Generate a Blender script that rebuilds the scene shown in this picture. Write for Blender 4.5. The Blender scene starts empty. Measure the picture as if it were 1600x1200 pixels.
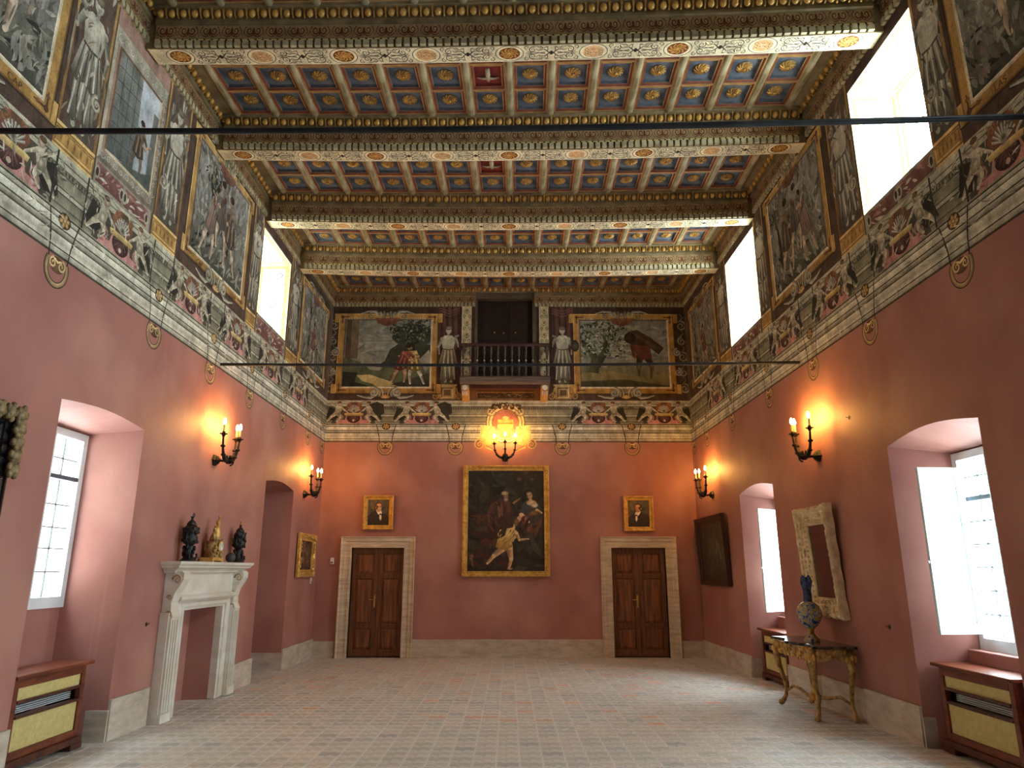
import bpy, bmesh, math, random
from mathutils import Vector, Matrix, geometry
R_ = random.Random(7)
PI = math.pi
scene = bpy.context.scene
COL = scene.collection

# ------------------------------------------------------------------ camera, sky, exposure
FPX = 1110.0
PITCH = math.atan((890 - 600) / FPX)
YAW = math.radians(0.275)
EYE = 1.6
cam_data = bpy.data.cameras.new('camera')
cam_data.sensor_fit = 'HORIZONTAL'
cam_data.sensor_width = 36.0
cam_data.lens = FPX / 1600 * 36.0
cam_data.clip_start = 0.05
cam = bpy.data.objects.new('camera', cam_data)
cam.location = (0, 0, EYE)
cam.rotation_euler = (PI / 2 + PITCH, 0, -YAW)
COL.objects.link(cam)
scene.camera = cam

world = bpy.data.worlds.new('overcast_sky')
scene.world = world
world.use_nodes = True
bg = world.node_tree.nodes['Background']
bg.inputs['Color'].default_value = (0.80, 0.94, 1.0, 1)
bg.inputs['Strength'].default_value = 10.5

scene.view_settings.view_transform = 'Standard'
scene.view_settings.look = 'None'
scene.view_settings.exposure = 1.6
scene.view_settings.gamma = 1.0
scene.view_settings.use_curve_mapping = False
scene.cycles.max_bounces = 10
scene.cycles.diffuse_bounces = 7
scene.cycles.transparent_max_bounces = 12
scene.cycles.sample_clamp_indirect = 8.0

def portal(x, y0, y1, z0, z1, side):
    nm = 'window_right_offscreen' if y1 < 4.4 else 'window_daylight'   # sky portal in a window opening
    l = bpy.data.lights.new(nm, 'AREA')
    l.shape = 'RECTANGLE'
    l.size = z1 - z0
    l.size_y = y1 - y0
    l.cycles.is_portal = True
    o = bpy.data.objects.new(nm, l)
    o.location = (x, (y0 + y1) / 2, (z0 + z1) / 2)
    # area lamps shine along local -Z; aim them into the room
    o.rotation_euler = (0, -PI / 2 if side < 0 else PI / 2, 0)
    COL.objects.link(o)

# ------------------------------------------------------------------ colour helpers
def lin(c):
    return tuple(((v / 255) / 12.92 if v / 255 <= 0.04045 else ((v / 255 + 0.055) / 1.055) ** 2.4) for v in c)

def jit(c, a, rnd=R_):
    k = rnd.uniform(-a, a)
    return tuple(max(0, min(255, v + k + rnd.uniform(-a, a) * 0.3)) for v in c)

# ------------------------------------------------------------------ materials
MATS = {}
def nodes_of(m):
    m.use_nodes = True
    nt = m.node_tree
    b = nt.nodes['Principled BSDF']
    return nt, b

def mat(name, c1, c2=None, scale=4.0, rough=0.6, metal=0.0, bump=0.0, bscale=60.0, stretch=(1, 1, 1), detail=6.0,
        spec=0.4, lo=0.35, hi=0.65, c3=None, scale3=1.0):
    if name in MATS:
        return MATS[name]
    m = bpy.data.materials.new(name)
    nt, b = nodes_of(m)
    N, Lk = nt.nodes, nt.links
    b.inputs['Roughness'].default_value = rough
    b.inputs['Metallic'].default_value = metal
    b.inputs['Specular IOR Level'].default_value = spec
    tc = N.new('ShaderNodeTexCoord')
    mp = N.new('ShaderNodeMapping')
    mp.inputs['Scale'].default_value = stretch
    Lk.new(tc.outputs['Object'], mp.inputs['Vector'])
    if c2 is None:
        c2 = tuple(v * 0.85 for v in c1)
    nz = N.new('ShaderNodeTexNoise')
    nz.inputs['Scale'].default_value = scale
    nz.inputs['Detail'].default_value = detail
    nz.inputs['Roughness'].default_value = 0.6
    Lk.new(mp.outputs['Vector'], nz.inputs['Vector'])
    rp = N.new('ShaderNodeValToRGB')
    rp.color_ramp.elements[0].position = lo
    rp.color_ramp.elements[1].position = hi
    rp.color_ramp.elements[0].color = (*lin(c2), 1)
    rp.color_ramp.elements[1].color = (*lin(c1), 1)
    Lk.new(nz.outputs['Fac'], rp.inputs['Fac'])
    out = rp.outputs['Color']
    if c3 is not None:
        n3 = N.new('ShaderNodeTexNoise')
        n3.inputs['Scale'].default_value = scale3
        n3.inputs['Detail'].default_value = 4
        Lk.new(tc.outputs['Object'], n3.inputs['Vector'])
        r3 = N.new('ShaderNodeValToRGB')
        r3.color_ramp.elements[0].position = 0.45
        r3.color_ramp.elements[1].position = 0.7
        r3.color_ramp.elements[0].color = (0, 0, 0, 1)
        r3.color_ramp.elements[1].color = (1, 1, 1, 1)
        Lk.new(n3.outputs['Fac'], r3.inputs['Fac'])
        mx = N.new('ShaderNodeMix')
        mx.data_type = 'RGBA'
        Lk.new(r3.outputs['Color'], mx.inputs['Factor'])
        Lk.new(out, mx.inputs['A'])
        mx.inputs['B'].default_value = (*lin(c3), 1)
        out = mx.outputs['Result']
    Lk.new(out, b.inputs['Base Color'])
    if bump > 0:
        nb = N.new('ShaderNodeTexNoise')
        nb.inputs['Scale'].default_value = bscale
        nb.inputs['Detail'].default_value = 4
        Lk.new(mp.outputs['Vector'], nb.inputs['Vector'])
        bp = N.new('ShaderNodeBump')
        bp.inputs['Strength'].default_value = bump
        bp.inputs['Distance'].default_value = 0.02
        Lk.new(nb.outputs['Fac'], bp.inputs['Height'])
        Lk.new(bp.outputs['Normal'], b.inputs['Normal'])
    MATS[name] = m
    return m

def paint_mat(name, rough=0.85, n1=9.0, amt=0.5, stretch=(1, 1, 1), spec=0.2, fine=70.0, famt=0.25):
    m = bpy.data.materials.new(name)
    nt, b = nodes_of(m)
    N, Lk = nt.nodes, nt.links
    b.inputs['Roughness'].default_value = rough
    b.inputs['Specular IOR Level'].default_value = spec
    at = N.new('ShaderNodeAttribute')
    at.attribute_name = 'Col'
    tc = N.new('ShaderNodeTexCoord')
    mp = N.new('ShaderNodeMapping')
    mp.inputs['Scale'].default_value = stretch
    Lk.new(tc.outputs['Object'], mp.inputs['Vector'])
    prev = at.outputs['Color']
    for sc, am in ((n1, amt), (fine, famt)):
        nz = N.new('ShaderNodeTexNoise')
        nz.inputs['Scale'].default_value = sc
        nz.inputs['Detail'].default_value = 5
        nz.inputs['Roughness'].default_value = 0.65
        Lk.new(mp.outputs['Vector'], nz.inputs['Vector'])
        mr = N.new('ShaderNodeMapRange')
        mr.inputs['From Min'].default_value = 0.3
        mr.inputs['From Max'].default_value = 0.7
        mr.inputs['To Min'].default_value = 1 - am
        mr.inputs['To Max'].default_value = 1 + am
        Lk.new(nz.outputs['Fac'], mr.inputs['Value'])
        vm = N.new('ShaderNodeVectorMath')
        vm.operation = 'SCALE'
        Lk.new(prev, vm.inputs[0])
        Lk.new(mr.outputs['Result'], vm.inputs['Scale'])
        prev = vm.outputs['Vector']
    Lk.new(prev, b.inputs['Base Color'])
    MATS[name] = m
    return m

def emit_mat(name, c, s):
    m = bpy.data.materials.new(name)
    m.use_nodes = True
    nt = m.node_tree
    nt.nodes.clear()
    e = nt.nodes.new('ShaderNodeEmission')
    e.inputs['Color'].default_value = (*c, 1)
    e.inputs['Strength'].default_value = s
    o = nt.nodes.new('ShaderNodeOutputMaterial')
    nt.links.new(e.outputs[0], o.inputs[0])
    MATS[name] = m
    return m

def glass_mat(name):
    m = bpy.data.materials.new(name)
    m.use_nodes = True
    nt = m.node_tree
    nt.nodes.clear()
    t = nt.nodes.new('ShaderNodeBsdfTransparent')
    g = nt.nodes.new('ShaderNodeBsdfGlossy')
    g.inputs['Roughness'].default_value = 0.05
    mx = nt.nodes.new('ShaderNodeMixShader')
    mx.inputs[0].default_value = 0.06
    o = nt.nodes.new('ShaderNodeOutputMaterial')
    nt.links.new(t.outputs[0], mx.inputs[1])
    nt.links.new(g.outputs[0], mx.inputs[2])
    nt.links.new(mx.outputs[0], o.inputs[0])
    MATS[name] = m
    return m

RED = mat('red_plaster', (168, 116, 105), (150, 99, 89), scale=1.3, rough=0.62, bump=0.12, bscale=14, stretch=(1, 1, 0.6),
          c3=(182, 134, 120), scale3=0.8, lo=0.3, hi=0.7, spec=0.35)
def streaks():
    # faint runs of old water under the frieze near the corners
    nt = RED.node_tree
    N, Lk = nt.nodes, nt.links
    b = N['Principled BSDF']
    src = b.inputs['Base Color'].links[0].from_socket
    tc = N.new('ShaderNodeTexCoord')
    mp = N.new('ShaderNodeMapping')
    mp.inputs['Scale'].default_value = (16, 16, 0.5)
    nz = N.new('ShaderNodeTexNoise')
    nz.inputs['Scale'].default_value = 1.0
    nz.inputs['Detail'].default_value = 5
    Lk.new(tc.outputs['Object'], mp.inputs['Vector'])
    Lk.new(mp.outputs['Vector'], nz.inputs['Vector'])
    rp = N.new('ShaderNodeValToRGB')
    rp.color_ramp.elements[0].position = 0.66
    rp.color_ramp.elements[1].position = 0.8
    rp.color_ramp.elements[0].color = (0, 0, 0, 1)
    rp.color_ramp.elements[1].color = (0.35, 0.35, 0.35, 1)
    Lk.new(nz.outputs['Fac'], rp.inputs['Fac'])
    mx = N.new('ShaderNodeMix')
    mx.data_type = 'RGBA'
    Lk.new(rp.outputs['Color'], mx.inputs['Factor'])
    Lk.new(src, mx.inputs['A'])
    mx.inputs['B'].default_value = (*lin((192, 142, 126)), 1)
    Lk.new(mx.outputs['Result'], b.inputs['Base Color'])
streaks()
FGROUND = mat('fresco_ground', (112, 100, 84), (78, 68, 56), scale=3, rough=0.9, spec=0.1)
FRESCO = paint_mat('fresco_paint', 0.85, 7.0, 0.42, (1, 1, 0.6))
CANVAS = paint_mat('oil_paint', 0.45, 14.0, 0.3, (1, 1, 1), 0.4, 120, 0.15)
WOODPAINT = paint_mat('painted_wood', 0.7, 6.0, 0.3)
TRAV = mat('travertine', (214, 202, 178), (180, 164, 140), scale=3.5, rough=0.5, stretch=(1, 1, 6), detail=8, bump=0.05, bscale=30)
TRAVB = mat('travertine_skirting', (206, 198, 182), (172, 160, 144), scale=4, rough=0.5, stretch=(1, 1, 3), detail=8, bump=0.04, bscale=25)
MARBLE = mat('pale_marble', (232, 232, 222), (204, 200, 186), scale=3, rough=0.4, stretch=(1, 1, 2), detail=8, c3=(212, 202, 184), scale3=2.2)
MARBLEB = mat('veined_marble', (196, 170, 140), (150, 118, 92), scale=9, rough=0.4, detail=8)
DOORWOOD = mat('walnut_door', (124, 78, 48), (72, 43, 27), scale=3, rough=0.45, stretch=(9, 9, 0.7), detail=8)
DOORPANEL = mat('walnut_panel', (142, 90, 56), (82, 50, 31), scale=3, rough=0.42, stretch=(7, 7, 0.7), detail=8)
DARKWOOD = mat('dark_wood', (50, 36, 28), (30, 22, 18), scale=4, rough=0.5, stretch=(5, 5, 0.8))
CABWOOD = mat('mahogany', (128, 66, 40), (84, 38, 24), scale=3, rough=0.35, stretch=(1, 6, 6))
CABDARK = mat('mahogany_dark', (92, 48, 34), (58, 28, 20), scale=3, rough=0.35, stretch=(5, 5, 1))
GILT = mat('gilt', (232, 192, 104), (184, 140, 64), scale=14, rough=0.36, metal=0.35, bump=0.15, bscale=60)
GILTOLD = mat('worn_gilt', (206, 174, 108), (124, 96, 54), scale=18, rough=0.45, metal=0.3, bump=0.3, bscale=50)
GILTCREAM = mat('cream_gilt', (242, 228, 190), (206, 182, 134), scale=10, rough=0.5, metal=0.08, bump=0.5, bscale=38)
BRONZE = mat('black_bronze', (52, 54, 54), (22, 22, 22), scale=16, rough=0.4, metal=0.3, bump=0.4, bscale=50)
IRON = mat('dark_iron', (58, 52, 44), (26, 24, 22), scale=12, rough=0.5, metal=0.5)
RODMAT = mat('tie_rod_iron', (52, 58, 62), (34, 38, 42), scale=6, rough=0.45, metal=0.4)
WHITEPAINT = mat('white_paint', (226, 234, 236), (210, 220, 224), scale=4, rough=0.5)
SHUTTER = mat('pale_blue_paint', (206, 226, 226), (192, 214, 216), scale=3, rough=0.5)
LEAD = mat('lead', (90, 96, 104), (70, 74, 80), scale=5, rough=0.6)
PLASTIC = mat('white_plastic', (232, 230, 222), (220, 218, 210), scale=5, rough=0.4)
YELLOW = mat('yellow_cloth', (210, 196, 132), (192, 178, 112), scale=30, rough=0.8, bump=0.2, bscale=220)
RADWHITE = mat('radiator_enamel', (200, 208, 212), (180, 190, 196), scale=4, rough=0.4)
BLACK = mat('black_lacquer', (26, 24, 24), (14, 14, 14), scale=5, rough=0.3)
DARKSTONE = mat('dark_green_marble', (52, 50, 46), (20, 22, 22), scale=7, rough=0.15, c3=(120, 112, 96), scale3=9)
GLASS = glass_mat('window_glass')
MIRROR = mat('mirror_silver', (150, 140, 134), (140, 130, 124), scale=1, rough=0.03, metal=1.0)
BULB = emit_mat('candle_bulb', (1.0, 0.46, 0.10), 220.0)
CANDLE = mat('candle_wax', (232, 206, 150), (214, 184, 120), scale=5, rough=0.5)
STONEOUT = mat('outside_stone', (196, 184, 160), (160, 146, 120), scale=2, rough=0.8)
BRASS = mat('brass', (220, 180, 100), (170, 130, 60), scale=6, rough=0.3, metal=0.9)
PALEBEAD = mat('pale_bead', (226, 220, 206), (206, 198, 180), scale=6, rough=0.4)
CEILWOOD = mat('ceiling_brown', (140, 124, 90), (96, 84, 60), scale=5, rough=0.7, stretch=(1, 1, 1), detail=8)
RIBWOOD = mat('rib_moulding', (168, 156, 118), (104, 92, 64), scale=4, rough=0.6, stretch=(14, 0.6, 1), detail=6, c3=(190, 184, 152), scale3=5)
GOLDLINE = mat('ochre_moulding', (190, 150, 94), (146, 108, 62), scale=8, rough=0.55)
REDLINE = mat('red_moulding', (132, 70, 46), (96, 48, 34), scale=8, rough=0.6)
BLUEPANEL = mat('blue_coffer', (88, 98, 112), (64, 72, 84), scale=6, rough=0.75, c3=(110, 120, 130), scale3=6)
REDPANEL = mat('red_coffer', (136, 48, 44), (100, 34, 34), scale=6, rough=0.75)
EGGGOLD = mat('egg_gilt', (228, 184, 100), (160, 118, 58), scale=12, rough=0.4, metal=0.35)
DENTIL = mat('dentil_paint', (196, 190, 156), (154, 144, 112), scale=7, rough=0.7)

# ------------------------------------------------------------------ object helpers
def link(o, parent=None):
    COL.objects.link(o)
    if parent is not None:
        o.parent = parent
    return o

def tag(o, label=None, cat=None, group=None, kind=None):
    if label: o['label'] = label
    if cat: o['category'] = cat
    if group: o['group'] = group
    if kind: o['kind'] = kind
    return o

def thing(name, label, cat, loc=(0, 0, 0), rz=0.0, group=None):
    o = bpy.data.objects.new(name, None)
    o.empty_display_size = 0.1
    o.location = loc
    o.rotation_euler = (0, 0, rz)
    link(o)
    return tag(o, label, cat, group)

def copy_tree(o, parent=None):
    c = o.copy()
    COL.objects.link(c)
    c.parent = parent
    for ch in list(o.children):
        copy_tree(ch, c)
    return c

class M:
    """collects shapes for one mesh object"""
    def __init__(s):
        s.v, s.f, s.m = [], [], []
        s.mi = 0
    def add(s, vs, fs):
        n = len(s.v)
        s.v += [tuple(p) for p in vs]
        for f in fs:
            s.f.append([n + i for i in f])
            s.m.append(s.mi)
        return s
    def box(s, x0, y0, z0, x1, y1, z1):
        return s.add([(x0, y0, z0), (x1, y0, z0), (x1, y1, z0), (x0, y1, z0), (x0, y0, z1), (x1, y0, z1), (x1, y1, z1), (x0, y1, z1)],
                     [(0, 3, 2, 1), (4, 5, 6, 7), (0, 1, 5, 4), (1, 2, 6, 5), (2, 3, 7, 6), (3, 0, 4, 7)])
    def quad(s, a, b, c, d):
        return s.add([a, b, c, d], [(0, 1, 2, 3)])
    def prism(s, pts, fn, a, b):
        """polygon pts (p,q) swept from a to b; fn(p,q,t) -> xyz"""
        n = len(pts)
        vs = [fn(p, q, a) for p, q in pts] + [fn(p, q, b) for p, q in pts]
        fs = [list(range(n))[::-1], list(range(n, 2 * n))]
        fs += [(i, (i + 1) % n, n + (i + 1) % n, n + i) for i in range(n)]
        return s.add(vs, fs)
    def lathe(s, prof, n=16, c=(0, 0, 0), sx=1.0, sy=1.0, axis='z', wob=None):
        vs, fs = [], []
        for r, h in prof:
            for k in range(n):
                a = 2 * PI * k / n
                rr = r * (wob(a, h) if wob else 1)
                p = (rr * math.cos(a) * sx, rr * math.sin(a) * sy, h)
                if axis == 'y':
                    p = (p[0], -p[2], p[1])
                vs.append((p[0] + c[0], p[1] + c[1], p[2] + c[2]))
        m = len(prof)
        for j in range(m - 1):
            for k in range(n):
                k2 = (k + 1) % n
                fs.append((j * n + k, j * n + k2, (j + 1) * n + k2, (j + 1) * n + k))
        fs.append([k for k in range(n)][::-1])
        fs.append([(m - 1) * n + k for k in range(n)])
        return s.add(vs, fs)
    def ell(s, c, r, nu=10, nv=6):
        if not hasattr(r, '__len__'):
            r = (r, r, r)
        vs = [(c[0], c[1], c[2] - r[2])]
        for j in range(1, nv):
            t = -PI / 2 + PI * j / nv
            for k in range(nu):
                a = 2 * PI * k / nu
                vs.append((c[0] + r[0] * math.cos(t) * math.cos(a), c[1] + r[1] * math.cos(t) * math.sin(a), c[2] + r[2] * math.sin(t)))
        vs.append((c[0], c[1], c[2] + r[2]))
        fs = []
        for k in range(nu):
            fs.append((0, 1 + (k + 1) % nu, 1 + k))
            fs.append((len(vs) - 1, 1 + (nv - 2) * nu + k, 1 + (nv - 2) * nu + (k + 1) % nu))
        for j in range(nv - 2):
            for k in range(nu):
                a, b = 1 + j * nu + k, 1 + j * nu + (k + 1) % nu
                fs.append((a, b, b + nu, a + nu))
        return s.add(vs, fs)
    def tube(s, pts, rad, n=8):
        pts = [Vector(p) for p in pts]
        if not hasattr(rad, '__len__'):
            rad = [rad] * len(pts)
        vs, fs = [], []
        up = None
        for i, p in enumerate(pts):
            d = (pts[min(i + 1, len(pts) - 1)] - pts[max(i - 1, 0)])
            if d.length < 1e-9:
                d = Vector((0, 0, 1))
            d.normalize()
            if up is None:
                up = Vector((0, 0, 1)) if abs(d.z) < 0.9 else Vector((1, 0, 0))
            a = d.cross(up)
            if a.length < 1e-5:
                a = d.orthogonal()
            a.normalize()
            b = a.cross(d).normalized()
            up = b
            for k in range(n):
                t = 2 * PI * k / n
                vs.append(p + (a * math.cos(t) + b * math.sin(t)) * rad[i])
        m = len(pts)
        for j in range(m - 1):
            for k in range(n):
                k2 = (k + 1) % n
                fs.append((j * n + k, j * n + k2, (j + 1) * n + k2, (j + 1) * n + k))
        fs.append(list(range(n))[::-1])
        fs.append([(m - 1) * n + k for k in range(n)])
        return s.add(vs, fs)
    def frame(s, w, h, prof, cx=0.0, cz=0.0):
        """mitred moulding round a w x h opening in the local XZ plane; prof = (outward, depth toward -Y)"""
        vs, fs = [], []
        for o, d in prof:
            for sx, sz in ((-1, -1), (1, -1), (1, 1), (-1, 1)):
                vs.append((cx + sx * (w / 2 + o), -d, cz + sz * (h / 2 + o)))
        for j in range(len(prof) - 1):
            for k in range(4):
                k2 = (k + 1) % 4
                fs.append((j * 4 + k, j * 4 + k2, (j + 1) * 4 + k2, (j + 1) * 4 + k))
        return s.add(vs, fs)
    def build(s, name, mats, parent=None, smooth=False, loc=None, rot=None, bevel=0.0, recalc=True, kind=None):
        me = bpy.data.meshes.new(name)
        me.from_pydata(s.v, [], s.f)
        if not isinstance(mats, (list, tuple)):
            mats = [mats]
        for x in mats:
            me.materials.append(x)
        if len(mats) > 1:
            me.polygons.foreach_set('material_index', s.m)
        if recalc:
            b = bmesh.new()
            b.from_mesh(me)
            bmesh.ops.recalc_face_normals(b, faces=b.faces)
            b.to_mesh(me)
            b.free()
        if smooth:
            me.polygons.foreach_set('use_smooth', [True] * len(me.polygons))
            if smooth != 'all':
                me.set_sharp_from_angle(angle=math.radians(45))
        me.update()
        o = bpy.data.objects.new(name, me)
        if loc: o.location = loc
        if rot: o.rotation_euler = rot
        link(o, parent)
        if bevel:
            md = o.modifiers.new('bevel', 'BEVEL')
            md.width = bevel
            md.segments = 2
            md.limit_method = 'ANGLE'
        if kind:
            o['kind'] = kind
        return o

def inst(src, parent, loc, rot=None, name=None):
    o = bpy.data.objects.new(name or src.name.split('.')[0], src.data if hasattr(src, 'data') else src)
    o.location = loc
    if rot: o.rotation_euler = rot
    return link(o, parent)

# ------------------------------------------------------------------ flat painting on a surface (fresco, canvas, painted wood)
class Paint:
    """layers of flat coloured shapes on a plane; every later shape that overlaps an earlier one lies a hair above it"""
    def __init__(s, O=(0, 0, 0), U=(1, 0, 0), V=(0, 0, 1), N=(0, -1, 0), step=0.00022, base=0.0008, sag=None):
        s.O, s.U, s.V, s.N = Vector(O), Vector(U), Vector(V), Vector(N)
        s.step, s.base, s.sag = step, base, sag
        s.sh = []
        s.t = [(0.0, 0.0, 1.0, 1.0)]
        s.clip = None
        s.gain = 1.0
        s.mute = 0.0
        s.rnd = random.Random(3)
    def push(s, ox, oy, sx=1.0, sy=None):
        a = s.t[-1]
        sy = abs(sx) if sy is None else sy
        s.t.append((a[0] + ox * a[2], a[1] + oy * a[3], a[2] * sx, a[3] * sy))
    def pop(s):
        s.t.pop()
    def _put(s, pts, faces, cols):
        ox, oy, sx, sy = s.t[-1]
        P = [(ox + x * sx, oy + y * sy) for x, y in pts]
        if s.clip:
            a, b, c, d = s.clip
            if all(p[0] <= a for p in P) or all(p[0] >= c for p in P) or all(p[1] <= b for p in P) or all(p[1] >= d for p in P):
                return
            P = [(min(max(x, a), c), min(max(y, b), d)) for x, y in P]
        xs = [p[0] for p in P]
        ys = [p[1] for p in P]
        s.sh.append((P, faces, cols, (min(xs), min(ys), max(xs), max(ys))))
    def poly(s, pts, c, top=None):
        if top is None:
            cols = [c] * len(pts)
        else:
            y0 = min(p[1] for p in pts)
            y1 = max(p[1] for p in pts)
            cols = [tuple(a + (b - a) * ((p[1] - y0) / max(1e-6, y1 - y0)) for a, b in zip(c, top)) for p in pts]
        s._put(pts, [list(range(len(pts)))], cols)
    def rect(s, x0, y0, x1, y1, c, top=None):
        s.poly([(x0, y0), (x1, y0), (x1, y1), (x0, y1)], c, top)
    def ell(s, cx, cy, rx, ry, c, rim=None, rot=0.0, n=14):
        ca, sa = math.cos(rot), math.sin(rot)
        pts = [(cx, cy)]
        for k in range(n):
            a = 2 * PI * k / n
            x, y = rx * math.cos(a), ry * math.sin(a)
            pts.append((cx + x * ca - y * sa, cy + x * sa + y * ca))
        s._put(pts, [(0, 1 + k, 1 + (k + 1) % n) for k in range(n)], [c] + [rim or c] * n)
    def stroke(s, pts, w, c, w2=None, c2=None, shade=None):
        n = len(pts)
        P, F, C = [], [], []
        for i, (x, y) in enumerate(pts):
            x0, y0 = pts[max(i - 1, 0)]
            x1, y1 = pts[min(i + 1, n - 1)]
            dx, dy = x1 - x0, y1 - y0
            l = math.hypot(dx, dy) or 1e-6
            t = i / max(1, n - 1)
            ww = (w if w2 is None else w + (w2 - w) * t) / 2
            nx, ny = -dy / l * ww, dx / l * ww
            P += [(x + nx, y + ny), (x - nx, y - ny)]
            cc = c if c2 is None else tuple(a + (b - a) * t for a, b in zip(c, c2))
            C += [cc, shade or cc]
        F = [(2 * i, 2 * i + 1, 2 * i + 3, 2 * i + 2) for i in range(n - 1)]
        s._put(P, F, C)
    def limb(s, a, b, w, w2, c, shade):
        """tapered limb with rounded ends"""
        s.stroke([a, b], w, c, w2, shade=shade)
        s.ell(a[0], a[1], w * 0.46, w * 0.46, c, n=8)
        s.ell(b[0], b[1], w2 * 0.46, w2 * 0.46, c, n=8)
    def brush(s, pts, w, c):
        """brush mark swelling in the middle"""
        n = len(pts)
        P = []
        for sg in (1, -1):
            rng = range(n) if sg > 0 else range(n - 2, 0, -1)
            for i in rng:
                x0, y0 = pts[max(i - 1, 0)]
                x1, y1 = pts[min(i + 1, n - 1)]
                l = math.hypot(x1 - x0, y1 - y0) or 1e-6
                ww = sg * w / 2 * math.sin(PI * i / (n - 1))
                P.append((pts[i][0] - (y1 - y0) / l * ww, pts[i][1] + (x1 - x0) / l * ww))
        s._put(P, [list(range(len(P)))], [c] * len(P))
    def box(s, x0, y0, x1, y1, w, c, c2=None):
        c2 = c2 or c
        s.poly([(x0, y1), (x1, y1), (x1 - w, y1 - w), (x0 + w, y1 - w)], c)
        s.poly([(x0, y0), (x0 + w, y0 + w), (x1 - w, y0 + w), (x1, y0)], c2)
        s.poly([(x0, y0), (x0, y1), (x0 + w, y1 - w), (x0 + w, y0 + w)], c)
        s.poly([(x1, y0), (x1 - w, y0 + w), (x1 - w, y1 - w), (x1, y1)], c2)
    def spiral(s, cx, cy, r, turns, d, w, c, a0=0.0, shade=None, n=None, w2=None):
        n = n or int(10 * turns) + 4
        pts = []
        for i in range(n):
            t = i / (n - 1)
            a = a0 + d * 2 * PI * turns * t
            rr = r * (1 - 0.88 * t)
            pts.append((cx + rr * math.cos(a), cy + rr * math.sin(a)))
        s.stroke(pts, w, c, w2 if w2 is not None else w * 0.5, shade=shade)
    def build(s, name, m, parent=None, kind=None):
        import numpy as np
        n = len(s.sh)
        bb = np.array([x[3] for x in s.sh])
        lay = np.zeros(n, int)
        e = 1e-6
        for i in range(n):
            if i:
                b = bb[i]
                q = (bb[:i, 0] < b[2] - e) & (bb[:i, 2] > b[0] + e) & (bb[:i, 1] < b[3] - e) & (bb[:i, 3] > b[1] + e)
                if q.any():
                    lay[i] = lay[:i][q].max() + 1
        vs, fs, cs = [], [], []
        for i, (P, F, C, b) in enumerate(s.sh):
            k = len(vs)
            off = s.base + s.step * int(lay[i])
            for x, y in P:
                p = s.O + s.U * x + s.V * y + s.N * off
                if s.sag: p.z += s.sag(p)
                vs.append(tuple(p))
            if s.mute:
                C = [tuple(v * (1 - s.mute) + s.mute * (0.35 * c[0] + 0.5 * c[1] + 0.15 * c[2]) * q for v, q in zip(c, (0.99, 1.01, 0.95))) for c in C]
            lc = [tuple(v * s.gain for v in lin(c)) for c in C]
            for f in F:
                fs.append([k + j for j in f])
                for j in f:
                    cs += [*lc[j], 1.0]
        me = bpy.data.meshes.new(name)
        me.from_pydata(vs, [], fs)
        ca = me.color_attributes.new('Col', 'FLOAT_COLOR', 'CORNER')
        ca.data.foreach_set('color', cs)
        me.materials.append(m)
        me.update()
        o = bpy.data.objects.new(name, me)
        link(o, parent)
        if kind: o['kind'] = kind
        return o
# ------------------------------------------------------------------ the room: dimensions in metres, back wall at y = DB
W = 3.7
DB = 14.15
YF = -2.2
ZF = 4.09            # foot of the painted frieze
def floor_z(y):      # the old floor falls gently toward the back wall
    return 0.011 * (DB - y)

def tess(m, outer, holes, fn):
    loops = [outer] + holes
    flat = [p for l in loops for p in l]
    tris = geometry.tessellate_polygon([[Vector((p[0], p[1], 0)) for p in l] for l in loops])
    m.add([fn(*p) for p in flat], [tuple(t) for t in tris])

def loft(m, a, b, fa, fb, skip=()):
    n = len(a)
    m.add([fa(*p) for p in a] + [fb(*p) for p in b], [(i, (i + 1) % n, n + (i + 1) % n, n + i) for i in range(n) if i not in skip])

def arch(y0, y1, z0, z1, rise=0.0, n=10):
    pts = [(y0, z0), (y1, z0)]
    for k in range(n + 1):
        t = k / n
        pts.append((y1 + (y0 - y1) * t, z1 - rise + rise * math.sin(PI * t) if rise else z1))
    return pts

# recess = (y0, y1, top, rise, inner x offset, inner y0, inner y1, inner top, window z0, window z1)
LOWER = {-1: [dict(o=(5.74, 7.12, 3.02, 0.05), d=0.52, i=(5.92, 7.02, 2.90, 0.0), win=(1.26, 2.88)),
              dict(o=(10.88, 12.32, 2.98, 0.07), d=0.5, i=(10.95, 12.3, 2.93, 0.05), win=None),
              dict(o=(8.36, 9.50, 1.16, 0.0), d=0.32, i=(8.62, 9.44, 1.15, 0.0), win=None)],
         1: [dict(o=(5.47, 6.86, 2.84, 0.08), d=0.5, i=(5.62, 6.64, 2.66, 0.0), win=(0.92, 2.64)),
             dict(o=(9.97, 11.45, 2.84, 0.08), d=0.5, i=(10.12, 11.25, 2.66, 0.0), win=(0.92, 2.64)),
             dict(o=(0.97, 2.40, 2.84, 0.08), d=0.5, i=(1.12, 2.20, 2.66, 0.0), win=(0.92, 2.64))]}
UPPER = {-1: [(9.84, 11.2, 5.26, 6.62)],
         1: [(5.46, 6.7, 5.17, 6.64), (9.82, 11.24, 5.18, 6.64), (1.10, 2.40, 5.18, 6.64)]}
UD = 0.6             # depth of the upper window splays

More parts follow.
